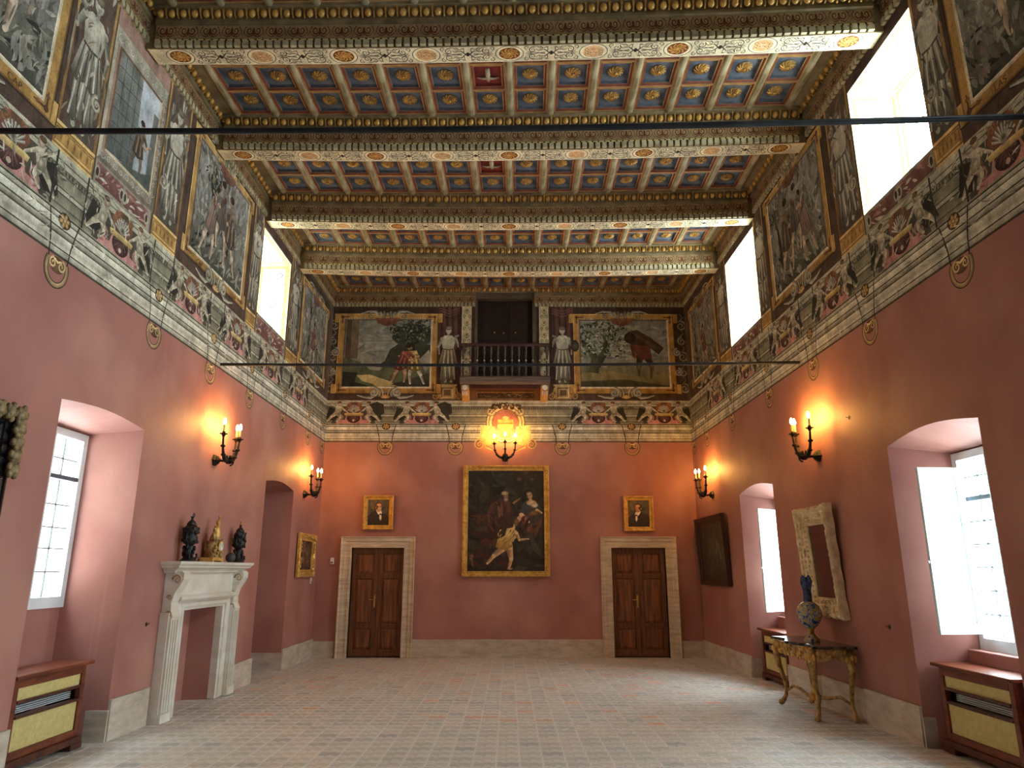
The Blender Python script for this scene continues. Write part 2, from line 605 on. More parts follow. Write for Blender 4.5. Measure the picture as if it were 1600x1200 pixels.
def make_side(side):
    X = side * W
    m = M()
    fn = lambda y, z: (X, y, z)
    holes = []
    for r in LOWER[side]:
        y0, y1, zt, rise = r['o']
        holes.append(arch(y0, y1, -0.12, zt, rise))
    # the recesses reach the floor, so the plaster is cut round them
    segs = sorted(LOWER[side], key=lambda r: r['o'][0])
    m.mi = 0
    outer = [(YF, -0.15)]
    for r, in zip(segs):
        y0, y1, zt, rise = r['o']
        a = arch(y0, y1, -0.15, zt, rise)
        outer += [a[0]] + a[2:][::-1] + [a[1]]
    outer += [(DB, -0.15), (DB, ZF), (YF, ZF)]
    tess(m, outer, [], fn)
    for r in LOWER[side]:
        y0, y1, zt, rise = r['o']
        i0, i1, it, irise = r['i']
        a = arch(y0, y1, -0.15, zt, rise)
        b = arch(i0, i1, -0.15, it, irise)
        X2 = side * (W + r['d'])
        f2 = lambda y, z, X2=X2: (X2, y, z)
        loft(m, a, b, fn, f2, skip=(0,))
        if r['win']:
            z0, z1 = r['win']
            tess(m, b, [[(i0 + 0.001, z0), (i1 - 0.001, z0), (i1 - 0.001, z1), (i0 + 0.001, z1)]], f2)
        else:
            tess(m, b, [], f2)
    m.mi = 1
    tess(m, [(YF, ZF), (DB, ZF), (DB, 7.9), (YF, 7.9)], [[(a, c), (b, c), (b, d), (a, d)] for a, b, c, d in UPPER[side]], fn)
    name = 'wall_left' if side < 0 else 'wall_right'
    o = m.build(name, [RED, FGROUND], recalc=False)
    tag(o, ('red plaster side wall with a fireplace opening and a painted frieze above' if side < 0 else
            'red plaster side wall with two shuttered window recesses and a painted frieze above'), 'wall', kind='structure')
    return o
wall_left = make_side(-1)
wall_right = make_side(1)

# back wall with the openings of two doors and of the balcony door
DOORS = [(-3.03, -2.02, 2.01), (1.99, 3.04, 2.01)]
BALC = (-0.66, 0.50, 5.30, 7.17)
def make_back():
    m = M()
    fn = lambda x, z: (x, DB, z)
    outer = [(-W, -0.15)]
    for a, b, t in DOORS:
        outer += [(a, -0.15), (a, t), (b, t), (b, -0.15)]
    outer += [(W, -0.15), (W, ZF), (-W, ZF)]
    tess(m, outer, [], fn)
    for a, b, t in DOORS:
        p = [(a, -0.15), (a, t), (b, t), (b, -0.15)]
        loft(m, p, p, fn, lambda x, z: (x, DB + 0.3, z), skip=(3,))
    m.mi = 1
    a, b, c, d = BALC
    tess(m, [(-W, ZF), (W, ZF), (W, 7.9), (-W, 7.9)], [[(a, c), (b, c), (b, d), (a, d)]], fn)
    p = [(a, c), (b, c), (b, d), (a, d)]
    loft(m, p, p, fn, lambda x, z: (x, DB + 0.35, z))
    m.add([(-W, DB + 0.36, -0.15), (W, DB + 0.36, -0.15), (W, DB + 0.36, 7.9), (-W, DB + 0.36, 7.9)], [(0, 1, 2, 3)])
    o = m.build('wall_back', [RED, FGROUND], recalc=False)
    return tag(o, 'red end wall with two doors and a painted frieze round a balcony', 'wall', kind='structure')
wall_back = make_back()
m = M().box(-W - 0.8, YF - 0.1, -0.15, W + 0.8, YF, 7.9)
tag(m.build('wall_front', RED), 'plain red end wall opposite the balcony wall', 'wall', kind='structure')

# ------------------------------------------------------------------ floor: sloping bed with wavy terracotta tiles
FLOORBED = mat('tile_grout', (224, 222, 212), (190, 188, 178), scale=9, rough=0.8)
TILE = paint_mat('terracotta_tile', 0.5, 16.0, 0.22, (1, 1, 1), 0.3, 90, 0.2)
m = M()
ya, yb = YF, DB + 0.35
m.add([(-4.4, ya, floor_z(ya) - 0.0025), (4.4, ya, floor_z(ya) - 0.0025), (4.4, yb, floor_z(yb) - 0.0025), (-4.4, yb, floor_z(yb) - 0.0025),
       (-4.4, ya, -0.3), (4.4, ya, -0.3), (4.4, yb, -0.3), (-4.4, yb, -0.3)],
      [(0, 1, 2, 3), (7, 6, 5, 4), (0, 4, 5, 1), (1, 5, 6, 2), (2, 6, 7, 3), (3, 7, 4, 0)])
floor = m.build('floor', FLOORBED)
tag(floor, 'worn floor of wavy grey and pink terracotta tiles', 'floor', kind='structure')
TW, TH = 0.19, 0.182
def tile_shape(rnd, ox=0.0, oy=0.0, oz=0.0):
    w, h, A, n = TW - 0.006, TH - 0.012, 0.015, 12
    wv = lambda x: A * math.sin(4 * PI * x / TW)
    def loop(dx, dy):
        xs = [-(w / 2 - dx) + (w - 2 * dx) * k / n for k in range(n + 1)]
        return [(x, -h / 2 + dy + wv(x)) for x in xs] + [(x, h / 2 - dy + wv(x)) for x in reversed(xs)]
    out, inn = loop(0, 0), loop(0.010, 0.042)
    k = len(out)
    dz = rnd.uniform(-0.0012, 0.0012)
    vs = [(ox + x, oy + y, oz + dz - 0.011 * y) for x, y in out + inn] + [(ox + x, oy + y, oz - 0.008) for x, y in out]
    fs = [list(range(k, 2 * k))]
    for i in range(k):
        j = (i + 1) % k
        fs += [(i, j, k + j, k + i), (i, 2 * k + i, 2 * k + j, j)]
    q = rnd.random()
    if q < 0.05: c = jit((204, 168, 148), 10, rnd)
    elif q < 0.2: c = jit((194, 186, 174), 7, rnd)
    elif q < 0.3: c = jit((172, 174, 168), 7, rnd)
    else: c = jit((188, 186, 176), 7, rnd)
    rim = tuple(v + (232 - v) * 0.65 for v in c)
    return vs, fs, [rim] * k + [c] * k + [rim] * k
def tile_mesh(name, shapes):
    vs, fs, cs = [], [], []
    for v, f, c in shapes:
        k = len(vs)
        vs += v
        lc = {}
        for x in c:
            if x not in lc: lc[x] = [*lin(x), 1.0]
        for q in f:
            fs.append([k + i for i in q])
            for i in q: cs += lc[c[i]]
    me = bpy.data.meshes.new(name)
    me.from_pydata(vs, [], fs)
    me.color_attributes.new('Col', 'FLOAT_COLOR', 'CORNER').data.foreach_set('color', cs)
    me.materials.append(TILE)
    return me
rt = random.Random(11)
variants = [tile_mesh('tile', [tile_shape(rt)]) for _ in range(14)]
rest = []
NC = 39
y = 5.2
count = 0
while y < DB:
    z = floor_z(y)
    for c in range(-(NC // 2), NC // 2 + 1):
        x = c * TW
        if abs(x) > W - 0.02: continue
        if 6.2 < y and count < 295 and abs(x) < 3.62:
            count += 1
            o = bpy.data.objects.new('tile', rt.choice(variants))
            o.location = (x, y, z)
            link(o, floor)
        else:
            rest.append(tile_shape(rt, x, y, z))
    for side in (-1, 1):                       # tiles run on into the recesses
        for r in LOWER[side]:
            y0, y1 = r['o'][:2]
            if y0 + 0.12 < y < y1 - 0.12:
                for k in range(1, 4):
                    x = side * (NC // 2 + k) * TW
                    if abs(x) + TW / 2 < W + r['d']:
                        rest.append(tile_shape(rt, x, y, z))
    y += TH
o = bpy.data.objects.new('far_tiles', tile_mesh('far_tiles', rest))
link(o, floor)
o['kind'] = 'stuff'

# ------------------------------------------------------------------ stone skirting, slab by slab
def skirting(name, label, runs):
    root = tag(bpy.data.objects.new(name, None), label, 'baseboard', kind='structure')
    link(root)
    for axis, fixed, a, b, out, h in runs:
        n = max(1, round(abs(b - a) / 1.1))
        for k in range(n):
            p, q = a + (b - a) * k / n + 0.002, a + (b - a) * (k + 1) / n - 0.002
            m = M()
            if axis == 'y':
                zb = -0.1
                zt = floor_z((p + q) / 2) + h
                x0, x1 = sorted((fixed, fixed + out))
                m.box(x0, p, zb, x1, q, zt)
            else:
                zt = floor_z(fixed) + h
                y0, y1 = sorted((fixed, fixed + out))
                m.box(p, y0, -0.1, q, y1, zt)
            m.build('stone_slab', TRAVB, root, bevel=0.004)
skirting('baseboard_left', 'tall travertine skirting slabs along the fireplace wall',
         [('y', -W, 7.12, 7.86, 0.028, 0.36), ('y', -W, 10.02, 10.88, 0.028, 0.33), ('y', -W, 12.32, DB, 0.028, 0.33), ('y', -W, 2.3, 5.74, 0.028, 0.36),
          ('x', 7.105, -4.2, -3.673, -0.02, 0.27), ('x', 12.315, -4.2, -3.673, -0.02, 0.27)])
skirting('baseboard_right', 'tall travertine skirting slabs along the shuttered window wall',
         [('y', W, 6.86, 9.97, -0.028, 0.34), ('y', W, 11.45, DB, -0.028, 0.31), ('y', W, 2.4, 5.47, -0.028, 0.36),
          ('x', 6.84, 3.673, 4.2, -0.02, 0.25), ('x', 11.42, 3.673, 4.2, -0.02, 0.27)])
skirting('baseboard_back', 'long travertine skirting slab between the two wooden doors',
         [('x', DB, -1.85, 1.79, -0.03, 0.33), ('x', DB, -W, -3.27, -0.03, 0.30), ('x', DB, 3.27, W, -0.03, 0.30)])

# ------------------------------------------------------------------ windows
def window(n, side, x, y0, y1, z0, z1, rows, transom=None, label='', lower=True):
    """leaded casement set in the plane x; rows = heights of glazing bars"""
    s = side
    m = M()
    fw = 0.07 if lower else 0.05
    def bx(ya, yb, za, zb, d0=-0.03, d1=0.05):
        xa, xb = sorted((x - s * d0, x - s * d1))
        m.box(xa, ya, za, xb, yb, zb)
    bx(y0, y0 + fw, z0, z1); bx(y1 - fw, y1, z0, z1)
    bx(y0 + fw, y1 - fw, z0, z0 + fw * 1.4); bx(y0 + fw, y1 - fw, z1 - fw, z1)
    root = m.build('window_%d' % n, WHITEPAINT)
    tag(root, label, 'window', kind='structure')
    ym = (y0 + y1) / 2
    a, b, c, d = y0 + fw, y1 - fw, z0 + fw * 1.4, z1 - fw
    cols = [a]
    if lower:
        m = M(); bx(ym - 0.05, ym + 0.05, c, d); m.build('meeting_stile', WHITEPAINT, root)
        if transom:
            m = M(); bx(a, ym - 0.05, transom - 0.02, transom + 0.02); m.build('transom', LEAD, root)
            m = M(); bx(ym + 0.05, b, transom - 0.02, transom + 0.02); m.build('transom', LEAD, root)
        lights = [(a, ym - 0.05), (ym + 0.05, b)]
    else:
        m = M(); bx(ym - 0.02, ym + 0.02, c, d); m.build('mullion', WHITEPAINT, root)
        lights = [(a, ym - 0.02), (ym + 0.02, b)]
    zs = [c] + sorted(rows) + [d]
    for p, q in lights:
        h = (p + q) / 2
        if lower:
            m = M(); bx(h - 0.005, h + 0.005, c, d, -0.005, 0.010); m.build('lead_bar', LEAD, root)
        for z in rows:
            if transom and abs(z - transom) < 0.02: continue
            m = M(); bx(p, q, z - 0.0055, z + 0.0055, -0.004, 0.009); m.build('lead_bar', LEAD, root)
        for e, f in ((p, h), (h, q)) if lower else ((p, q),):
            for za, zb in zip(zs[:-1], zs[1:]):
                m = M().quad((x, e, za), (x, f, za), (x, f, zb), (x, e, zb))
                m.build('pane', GLASS, root, recalc=False)
    portal(x + s * 0.10, y0, y1, z0, z1, s)
    return root
rowsL = [1.58, 1.79, 1.98, 2.19, 2.44, 2.62]
rowsR = [1.22, 1.42, 1.62, 1.82, 2.02, 2.22, 2.42]
window(1, -1, -4.24, 5.92, 7.02, 1.26, 2.89, rowsL, 2.44, 'leaded white window above the radiator case near the fireplace')
window(2, 1, 4.22, 5.62, 6.64, 0.92, 2.65, rowsR, 2.22, 'leaded white window in the shuttered recess farthest from the balcony wall')
window(3, 1, 4.22, 10.12, 11.25, 0.92, 2.65, rowsR, 2.22, 'leaded window behind the shutter next to the dark landscape painting')
window(4, -1, -W - UD, 9.84, 11.2, 5.26, 6.62, [5.7, 6.15], None, 'high window in the frieze above the fireplace wall', False)
window(5, 1, W + UD, 5.46, 6.7, 5.17, 6.64, [5.65, 6.15], None, 'high frieze window farthest from the balcony wall', False)
window(6, 1, W + UD, 9.82, 11.24, 5.18, 6.64, [5.65, 6.15], None, 'high frieze window between two painted figures nearest the balcony wall', False)
window(7, 1, 4.22, 1.12, 2.20, 0.92, 2.65, rowsR, 2.22, 'leaded window at the end of the room away from the balcony')
window(8, 1, W + UD, 1.10, 2.40, 5.18, 6.64, [5.7, 6.15], None, 'high window at the end of the room away from the balcony', False)

# ------------------------------------------------------------------ the ceiling: cambered beams, cornices and coffers
def sagx(x):
    return -0.06 * (1 - (x / 3.7) ** 2)
SAG = lambda p: sagx(p.x)
ZU = 6.72                                   # underside of the beams
m = M().box(-W - 0.05, YF, 7.62, W + 0.05, DB + 0.4, 7.7)
ceiling = m.build('ceiling', CEILWOOD)
tag(ceiling, 'brown timber ceiling of painted beams and blue gilded coffers', 'ceiling', kind='structure')

def bar(m, prof, x0, x1, n=24, sag=True):
    k = len(prof)
    vs, fs = [], []
    for i in range(n + 1):
        x = x0 + (x1 - x0) * i / n
        vs += [(x, p, q + (sagx(x) if sag else 0)) for p, q in prof]
    for i in range(n):
        for j in range(k):
            j2 = (j + 1) % k
            fs.append((i * k + j, i * k + j2, (i + 1) * k + j2, (i + 1) * k + j))
    fs += [list(range(k))[::-1], [n * k + j for j in range(k)]]
    m.add(vs, fs)

def paint_scroll_band(L, z0, z1, sag):
    p = Paint((0, -0.022, 0), (1, 0, 0), (0, 0, 1), (0, -1, 0), sag=SAG if sag else None, step=0.00015)
    h = z1 - z0
    n = int(L / 0.22)
    u = L / n
    seg = 8
    for k in range(n):
        p.rect(-L / 2 + k * u, z0, -L / 2 + (k + 1) * u, z1, (142, 120, 84), (154, 132, 96))
    rd, cr = (96, 50, 32), (176, 156, 112)
    for k in range(n):
        x = -L / 2 + (k + 0.5) * u
        c = z0 + h / 2
        for d in (-1, 1):
            p.push(x, c, d * u / 0.3, h / 0.15 * 1.1)
            p.spiral(0.055, 0.012, 0.045, 1.2, 1, 0.018, rd, a0=-2.6)
            p.stroke([(0.015, -0.04), (0.06, -0.055), (0.11, -0.03), (0.14, 0.01)], 0.014, rd, 0.004)
            p.stroke([(0.10, 0.055), (0.125, 0.03), (0.145, -0.045)], 0.014, rd, 0.005)
            p.ell(0.058, 0.014, 0.012, 0.012, cr, n=6)
            p.pop()
        p.ell(x, c, 0.014, 0.05 * h / 0.15, rd, n=8)
    # pale beaded fillet underneath, zigzag above
    nb = int(L / 0.075)
    for k in range(nb):
        a = -L / 2 + L * k / nb
        p.rect(a, z0 - 0.026, a + L / nb * 0.72, z0 - 0.010, (206, 184, 118))
        p.rect(a + L / nb * 0.72, z0 - 0.026, a + L / nb, z0 - 0.010, (52, 38, 24))
    nz = int(L / 0.04)
    for k in range(nz):
        a = -L / 2 + L * k / nz
        b = L / nz
        p.poly([(a, z1 + 0.012), (a + b, z1 + 0.012), (a + b / 2, z1 + 0.036)], (176, 150, 96))
    return p

EGG = M()
EGG.ell((0, 0, 0), (0.036, 0.030, 0.046), 10, 6)
egg_proto = EGG.build('egg', EGGGOLD, None, smooth='all')
egg_mesh = egg_proto.data
bpy.data.objects.remove(egg_proto)
CORN = {}
def cornice(parent, L, z0, sag, eggs):
    """classical run along local x, face toward local -y: dentils, beads, scroll band, egg and dart"""
    key = (round(L, 2), round(z0, 2), sag)
    if key not in CORN:
        m = M()
        bar(m, [(0.02, z0), (-0.001, z0), (-0.001, z0 + 0.075), (-0.022, z0 + 0.08), (-0.022, z0 + 0.26), (-0.05, z0 + 0.265), (-0.05, z0 + 0.30),
                (-0.035, z0 + 0.31), (-0.045, z0 + 0.36), (-0.085, z0 + 0.405), (-0.12, z0 + 0.41), (-0.13, z0 + 0.45), (0.02, z0 + 0.45)], -L / 2, L / 2, 24, sag)
        a = m.build('moulding', CEILWOOD)
        m = M()
        nd = int(L / 0.081)
        for k in range(nd):
            x = -L / 2 + L * (k + 0.15) / nd
            dz = sagx(x) if sag else 0
            m.box(x, -0.036, z0 + 0.006 + dz, x + 0.056, 0.0, z0 + 0.070 + dz)
        b = m.build('dentil_strip', DENTIL, kind='stuff')
        p = paint_scroll_band(L, z0 + 0.105, z0 + 0.255, sag)
        c = p.build('scroll_band', WOODPAINT)
        m = M()
        ne = int(L / 0.118)
        for k in range(ne):
            x = -L / 2 + L * (k + 1.0) / ne
            dz = sagx(x) if sag else 0
            m.add([(x - 0.008, -0.05, z0 + 0.315 + dz), (x + 0.008, -0.05, z0 + 0.315 + dz), (x + 0.012, -0.10, z0 + 0.405 + dz), (x - 0.012, -0.10, z0 + 0.405 + dz), (x, -0.09, z0 + 0.33 + dz)],
                  [(0, 1, 4), (1, 2, 4), (2, 3, 4), (3, 0, 4)])
        d = m.build('dart_strip', EGGGOLD, kind='stuff')
        m = M()
        for k in range(ne):
            x = -L / 2 + L * (k + 0.5) / ne
            dz = sagx(x) if sag else 0
            m.ell((x, -0.075, z0 + 0.355 + dz), (0.036, 0.030, 0.046), 8, 5)
        e = m.build('egg_row', EGGGOLD, smooth='all', kind='stuff')
        CORN[key] = [x.data for x in (a, b, c, d, e)]
        for x in (a, b, c, d, e):
            bpy.data.objects.remove(x)
    names = ['moulding', 'dentil_strip', 'scroll_band', 'dart_strip', 'egg_row']
    for nm, me in zip(names, CORN[key]):
        if nm == 'egg_row' and eggs: continue
        o = bpy.data.objects.new(nm, me)
        link(o, parent)
        if nm in ('dentil_strip', 'dart_strip', 'egg_row'): o['kind'] = 'stuff'
    if eggs:
        ne = int(L / 0.118)
        for k in range(ne):
            x = -L / 2 + L * (k + 0.5) / ne
            o = bpy.data.objects.new('egg', egg_mesh)
            o.location = (x, -0.075, z0 + 0.355 + (sagx(x) if sag else 0))
            link(o, parent)

def paint_soffit():
    p = Paint((0, 0, ZU), (1, 0, 0), (0, 1, 0), (0, 0, -1), sag=SAG, step=0.00015)
    for k in range(28):
        a, b = -3.68 + 7.36 * k / 28, -3.68 + 7.36 * (k + 1) / 28
        p.rect(a, 0.0, b, 0.235, (230, 222, 186))
        p.rect(a, 0.0, b, 0.012, (120, 104, 72))
        p.rect(a, 0.225, b, 0.235, (238, 228, 194))
    rnd = random.Random(5)
    ink = (52, 44, 34)
    for i in range(-4, 5):
        x = i * 0.847
        rx, ry = 0.125, 0.098
        p.ell(x, 0.118, rx + 0.02, ry + 0.012, ink, n=20)
        p.ell(x, 0.118, rx + 0.012, ry + 0.006, (246, 236, 202), n=20)
        if i % 2 == 0:
            p.ell(x, 0.118, rx - 0.018, ry - 0.014, (150, 100, 46), (112, 66, 28), n=20)
            for k in range(9):
                a = 2 * PI * k / 9
                p.stroke([(x + 0.02 * math.cos(a), 0.118 + 0.02 * math.sin(a)), (x + 0.06 * math.cos(a + 0.35), 0.118 + 0.05 * math.sin(a + 0.35)),
                          (x + 0.092 * math.cos(a + 0.9), 0.118 + 0.072 * math.sin(a + 0.9))], 0.012, (206, 154, 80), 0.02)
            p.ell(x, 0.118, 0.018, 0.016, (216, 170, 96), n=8)
        else:
            p.ell(x, 0.118, rx - 0.018, ry - 0.014, (240, 216, 168), (226, 192, 136), n=20)
            p.ell(x, 0.118, 0.062, 0.066, (236, 200, 148), (206, 160, 108), n=16)
            for s in (-1, 1):
                p.ell(x + s * 0.024, 0.132, 0.011, 0.006, (92, 62, 40), n=6)
                for k in range(3):
                    p.spiral(x + s * 0.072, 0.16 - 0.035 * k, 0.022, 1.0, s, 0.008, (140, 96, 58))
            p.stroke([(x, 0.13), (x + 0.004, 0.108)], 0.008, (140, 96, 58))
            p.stroke([(x - 0.02, 0.088), (x, 0.084), (x + 0.02, 0.088)], 0.007, (120, 70, 44))
    for i in range(-5, 5):
        xm = (i + 0.5) * 0.847
        if abs(xm) > 3.6: continue
        p.ell(xm, 0.118, 0.02, 0.03, ink, n=8)
        for sx in (-1, 1):
            for sy in (-1, 1):
                p.push(xm, 0.118, sx, sy)
                p.stroke([(0.02, 0.0), (0.07, 0.05), (0.13, 0.035), (0.16, 0.06)], 0.013, ink, 0.006)
                p.spiral(0.19, 0.045, 0.042, 1.5, -1 if rnd.random() < 0.5 else 1, 0.010, ink, a0=2.2)
                p.stroke([(0.03, 0.085), (0.08, 0.07), (0.12, 0.09)], 0.010, ink, 0.003)
                p.spiral(0.245, 0.08, 0.03, 1.2, 1, 0.009, ink, a0=-1.5)
                p.stroke([(0.06, 0.01), (0.12, 0.0), (0.2, 0.012), (0.25, 0.03)], 0.010, ink, 0.004)
                p.stroke([(0.13, 0.085), (0.17, 0.098), (0.21, 0.09)], 0.009, ink, 0.003)
                p.spiral(0.11, 0.068, 0.026, 1.3, 1, 0.008, ink, a0=0.5)
                p.stroke([(0.20, 0.0), (0.235, 0.012), (0.26, 0.0)], 0.009, ink, 0.003)
                p.stroke([(0.04, 0.03), (0.035, 0.07), (0.06, 0.10)], 0.009, ink, 0.003)
                p.pop()
    return p

BEAMS = [(6.0, -2.1), (7.83, -1.5), (9.75, -0.95), (11.55, -0.4)]
soffit_mesh = None
core_mesh = None
for i, (y, ang) in enumerate(BEAMS):
    if core_mesh is None:
        m = M()
        bar(m, [(0, ZU), (0, 7.66), (0.235, 7.66), (0.235, ZU)], -W + 0.01, W - 0.01)
        b = m.build('ceiling_beam', CEILWOOD, ceiling)
        core_mesh = b.data
        so = paint_soffit().build('painted_soffit', WOODPAINT, b)
        soffit_mesh = so.data
    else:
        b = bpy.data.objects.new('ceiling_beam', core_mesh)
        link(b, ceiling)
        link(bpy.data.objects.new('painted_soffit', soffit_mesh), b)
    b.location = (0, y, 0)
    b.rotation_euler = (0, 0, math.radians(ang))
    cornice(b, 7.2, ZU, True, i < 3)
    # plain far side moulding
    m = M()
    bar(m, [(0.235, ZU + 0.02), (0.26, ZU + 0.03), (0.26, 7.0), (0.36, 7.12), (0.36, 7.17), (0.235, 7.17)], -3.6, 3.6)
    m.build('far_moulding', CEILWOOD, b)

# cornice on the back wall, broken by the balcony door, and runs along both side walls in every bay
ZBK = 6.98
for a, b in ((-3.66, -0.70), (0.54, 3.66)):
    e = tag(bpy.data.objects.new('wall_cornice', None)); link(e, ceiling)
    e.location = ((a + b) / 2, DB, 0)
    cornice(e, b - a, ZBK, False, False)
m = M()
bar(m, [(0, 7.30), (-0.05, 7.30), (-0.12, 7.42), (-0.12, 7.46), (0, 7.46)], -0.75, 0.60, 4, False)
o = m.build('lintel_moulding', CEILWOOD, ceiling, loc=(0, DB, 0))
m = M()
for k in range(11):
    m.ell((-0.64 + 0.118 * k, -0.085, 7.35), (0.036, 0.030, 0.046), 8, 5)
m.build('lintel_eggs', EGGGOLD, ceiling, smooth='all', loc=(0, DB, 0), kind='stuff')
BAYS = [(4.25, 6.0, -2.3, -2.1), (6.235, 7.83, -2.1, -1.5), (8.065, 9.75, -1.5, -0.95), (9.985, 11.55, -0.95, -0.4), (11.785, DB, -0.4, 0.0)]
for bi, (a, b, an0, an1) in enumerate(BAYS):
    L = b - a
    for side in (-1, 1):
        e = tag(bpy.data.objects.new('wall_cornice', None)); link(e, ceiling)
        dy = -math.tan(math.radians((an0 + an1) / 2)) * 0
        yc = (a + b) / 2 + math.tan(math.radians((an0 + an1) / 2)) * side * W
        e.location = (side * W, yc, 0)
        e.rotation_euler = (0, 0, PI / 2 if side < 0 else -PI / 2)
        cornice(e, L + 0.04, 6.78 if bi < 4 else 6.98, False, bi in (1, 2))

# coffers
def coffer_mesh(panel):
    m = M()
    A, B = 0.2025, 0.215
    rings = [(0, 0.0), (0.016, 0.0), (0.038, 0.018), (0.048, 0.014), (0.051, 0.05)]
    vs = []
    for ins, z in rings:
        a, b = A - ins, B - ins
        vs += [(-a, -b, z), (a, -b, z), (a, b, z), (-a, b, z)]
    for j, mi in enumerate((0, 1, 0, 3)):
        m.mi = mi
        m.add(vs[j * 4:j * 4 + 8], [(k, (k + 1) % 4, 4 + (k + 1) % 4, 4 + k) for k in range(4)])
    m.mi = 4
    m.add(vs[16:20], [(0, 1, 2, 3)])
    o = m.build('coffer', [GOLDLINE, REDLINE, GOLDLINE, panel, panel], recalc=False)
    me = o.data
    bpy.data.objects.remove(o)
    return me
coffer_blue, coffer_red = coffer_mesh(BLUEPANEL), coffer_mesh(REDPANEL)
m = M()
m.mi = 0
m.ell((0, 0, -0.036), (0.018, 0.018, 0.014), 8, 5)
for k in range(11):                                  # whirling petals
    a = 2 * PI * k / 11
    pts = []
    for t in range(5):
        r = 0.022 + 0.017 * t
        q = a + 0.24 * t
        pts.append((r * math.cos(q), r * math.sin(q), -0.026 + 0.005 * t))
    m.tube(pts, [0.004, 0.007, 0.010, 0.011, 0.005], 6)
m.mi = 1
m.lathe([(0.092, -0.010), (0.096, 0.0)], 20)
o = m.build('rosette', [EGGGOLD, CEILWOOD], smooth='all')
rosette_mesh = o.data
bpy.data.objects.remove(o)
m = M()                                              # carved emblem: spread-winged bird on a pole
m.tube([(0, -0.10, 0), (0, 0.0, -0.02), (0, 0.05, 0)], [0.028, 0.03, 0.02], 8)
m.tube([(-0.13, 0.06, 0), (-0.06, 0.055, -0.02), (0, 0.04, -0.02), (0.06, 0.055, -0.02), (0.13, 0.06, 0)], [0.006, 0.014, 0.02, 0.014, 0.006], 6)
m.ell((0, 0.085, -0.01), 0.024)
o = m.build('carved_emblem', DENTIL, smooth='all')
emblem_mesh = o.data
bpy.data.objects.remove(o)
m = M()
m.prism([(-0.0425, 0.03), (-0.0425, -0.004), (-0.028, -0.022), (-0.01, -0.028), (0.01, -0.028), (0.028, -0.022), (0.0425, -0.004), (0.0425, 0.03)], lambda p, q, t: (p, t, q), -0.5, 0.5)
o = m.build('coffer_rib', RIBWOOD, recalc=True)
rib_mesh = o.data
bpy.data.objects.remove(o)
ZC = 7.15
for bi, (a, b, an0, an1) in enumerate(BAYS):
    rows = 4 if bi == 4 else 3
    zc = ZC if bi < 4 else 7.44
    y0, y1 = a + 0.13, b - (0.14 if bi < 4 else 0.13)
    ph = (y1 - y0) / rows
    ang = math.radians((an0 + an1) / 2)
    root = tag(bpy.data.objects.new('coffered_bay', None))
    link(root, ceiling)
    root.location = (0, (y0 + y1) / 2, zc)
    root.rotation_euler = (0, 0, ang)
    hl = (y1 - y0) / 2
    for c in range(15):
        x = (c - 7) * 0.49
        o = bpy.data.objects.new('coffer_rib', rib_mesh)
        o.location = (x, 0, sagx(x))
        o.scale = (1, y1 - y0 + 0.04, 1)
        link(o, root)
    m = M()                                          # boards between the coffers and the cornices
    for s in (-1, 1):
        m.box(*sorted((s * 3.46, s * 3.72))[:1], -hl - 0.3, 0.0, sorted((s * 3.46, s * 3.72))[1], hl + 0.3, 0.02)
    for s in (-1, 1):
        for k in range(14):
            x0, x1 = -3.47 + 6.94 * k / 14, -3.47 + 6.94 * (k + 1) / 14
            z = sagx((x0 + x1) / 2)
            p, q = sorted((s * (hl - 0.005), s * (hl + 0.3)))
            m.box(x0, p, z, x1, q, z + 0.02)
    m.build('margin_board', CEILWOOD, root)
    for c in range(14):
        x = (c - 6.5) * 0.49
        for r in range(rows):
            yy = -hl + ph * (r + 0.5)
            red = (bi == 1 and c == 6 and r == 1) or (bi == 2 and c == 6 and r == 1)
            o = bpy.data.objects.new('coffer', coffer_red if red else coffer_blue)
            o.location = (x, yy, sagx(x))
            o.scale = (1, ph / 0.43, 1)
            link(o, root)
            g = bpy.data.objects.new('carved_emblem' if red else 'rosette', emblem_mesh if red else rosette_mesh)
            g.location = (x, yy, sagx(x) + 0.049)
            g.rotation_euler = (0, 0, R_.uniform(0, 6) if not red else 0)
            link(g, root)
# ------------------------------------------------------------------ the painted frieze
STONE_L, STONE_M, STONE_D, INK = (196, 190, 168), (140, 134, 114), (88, 82, 68), (44, 40, 34)
OCHRE, OCHRE_L, OCHRE_D = (196, 142, 58), (222, 178, 92), (132, 88, 36)
PINK, PLUM, WINE = (196, 122, 116), (104, 66, 66), (92, 58, 52)
FLESH, FLESH_D = (202, 176, 146), (140, 108, 84)
GREEN_D, GREEN_M = (54, 56, 42), (104, 106, 72)

def p_cornice(p, u0, u1, k=1.0):
    """painted mouldings along the foot of the frieze"""
    bands = [(4.085, 4.105, (70, 62, 50), None), (4.105, 4.15, (150, 144, 124), (188, 182, 160)), (4.15, 4.162, (76, 70, 58), None),
             (4.162, 4.20, (206, 200, 178), (176, 170, 148)), (4.20, 4.262, (168, 162, 140), (208, 204, 184)), (4.262, 4.276, (84, 78, 64), None),
             (4.276, 4.318, (120, 114, 94), (176, 172, 150)), (4.318, 4.33, (64, 60, 50), None), (4.33, 4.392, (190, 186, 164), (214, 210, 190)),
             (4.392, 4.402, (76, 72, 60), None), (4.402, 4.438, (156, 152, 130), (190, 186, 162)), (4.438, 4.452, (60, 56, 46), None)]
    for a, b, c, t in bands:
        p.rect(u0, a, u1, b, c, t)

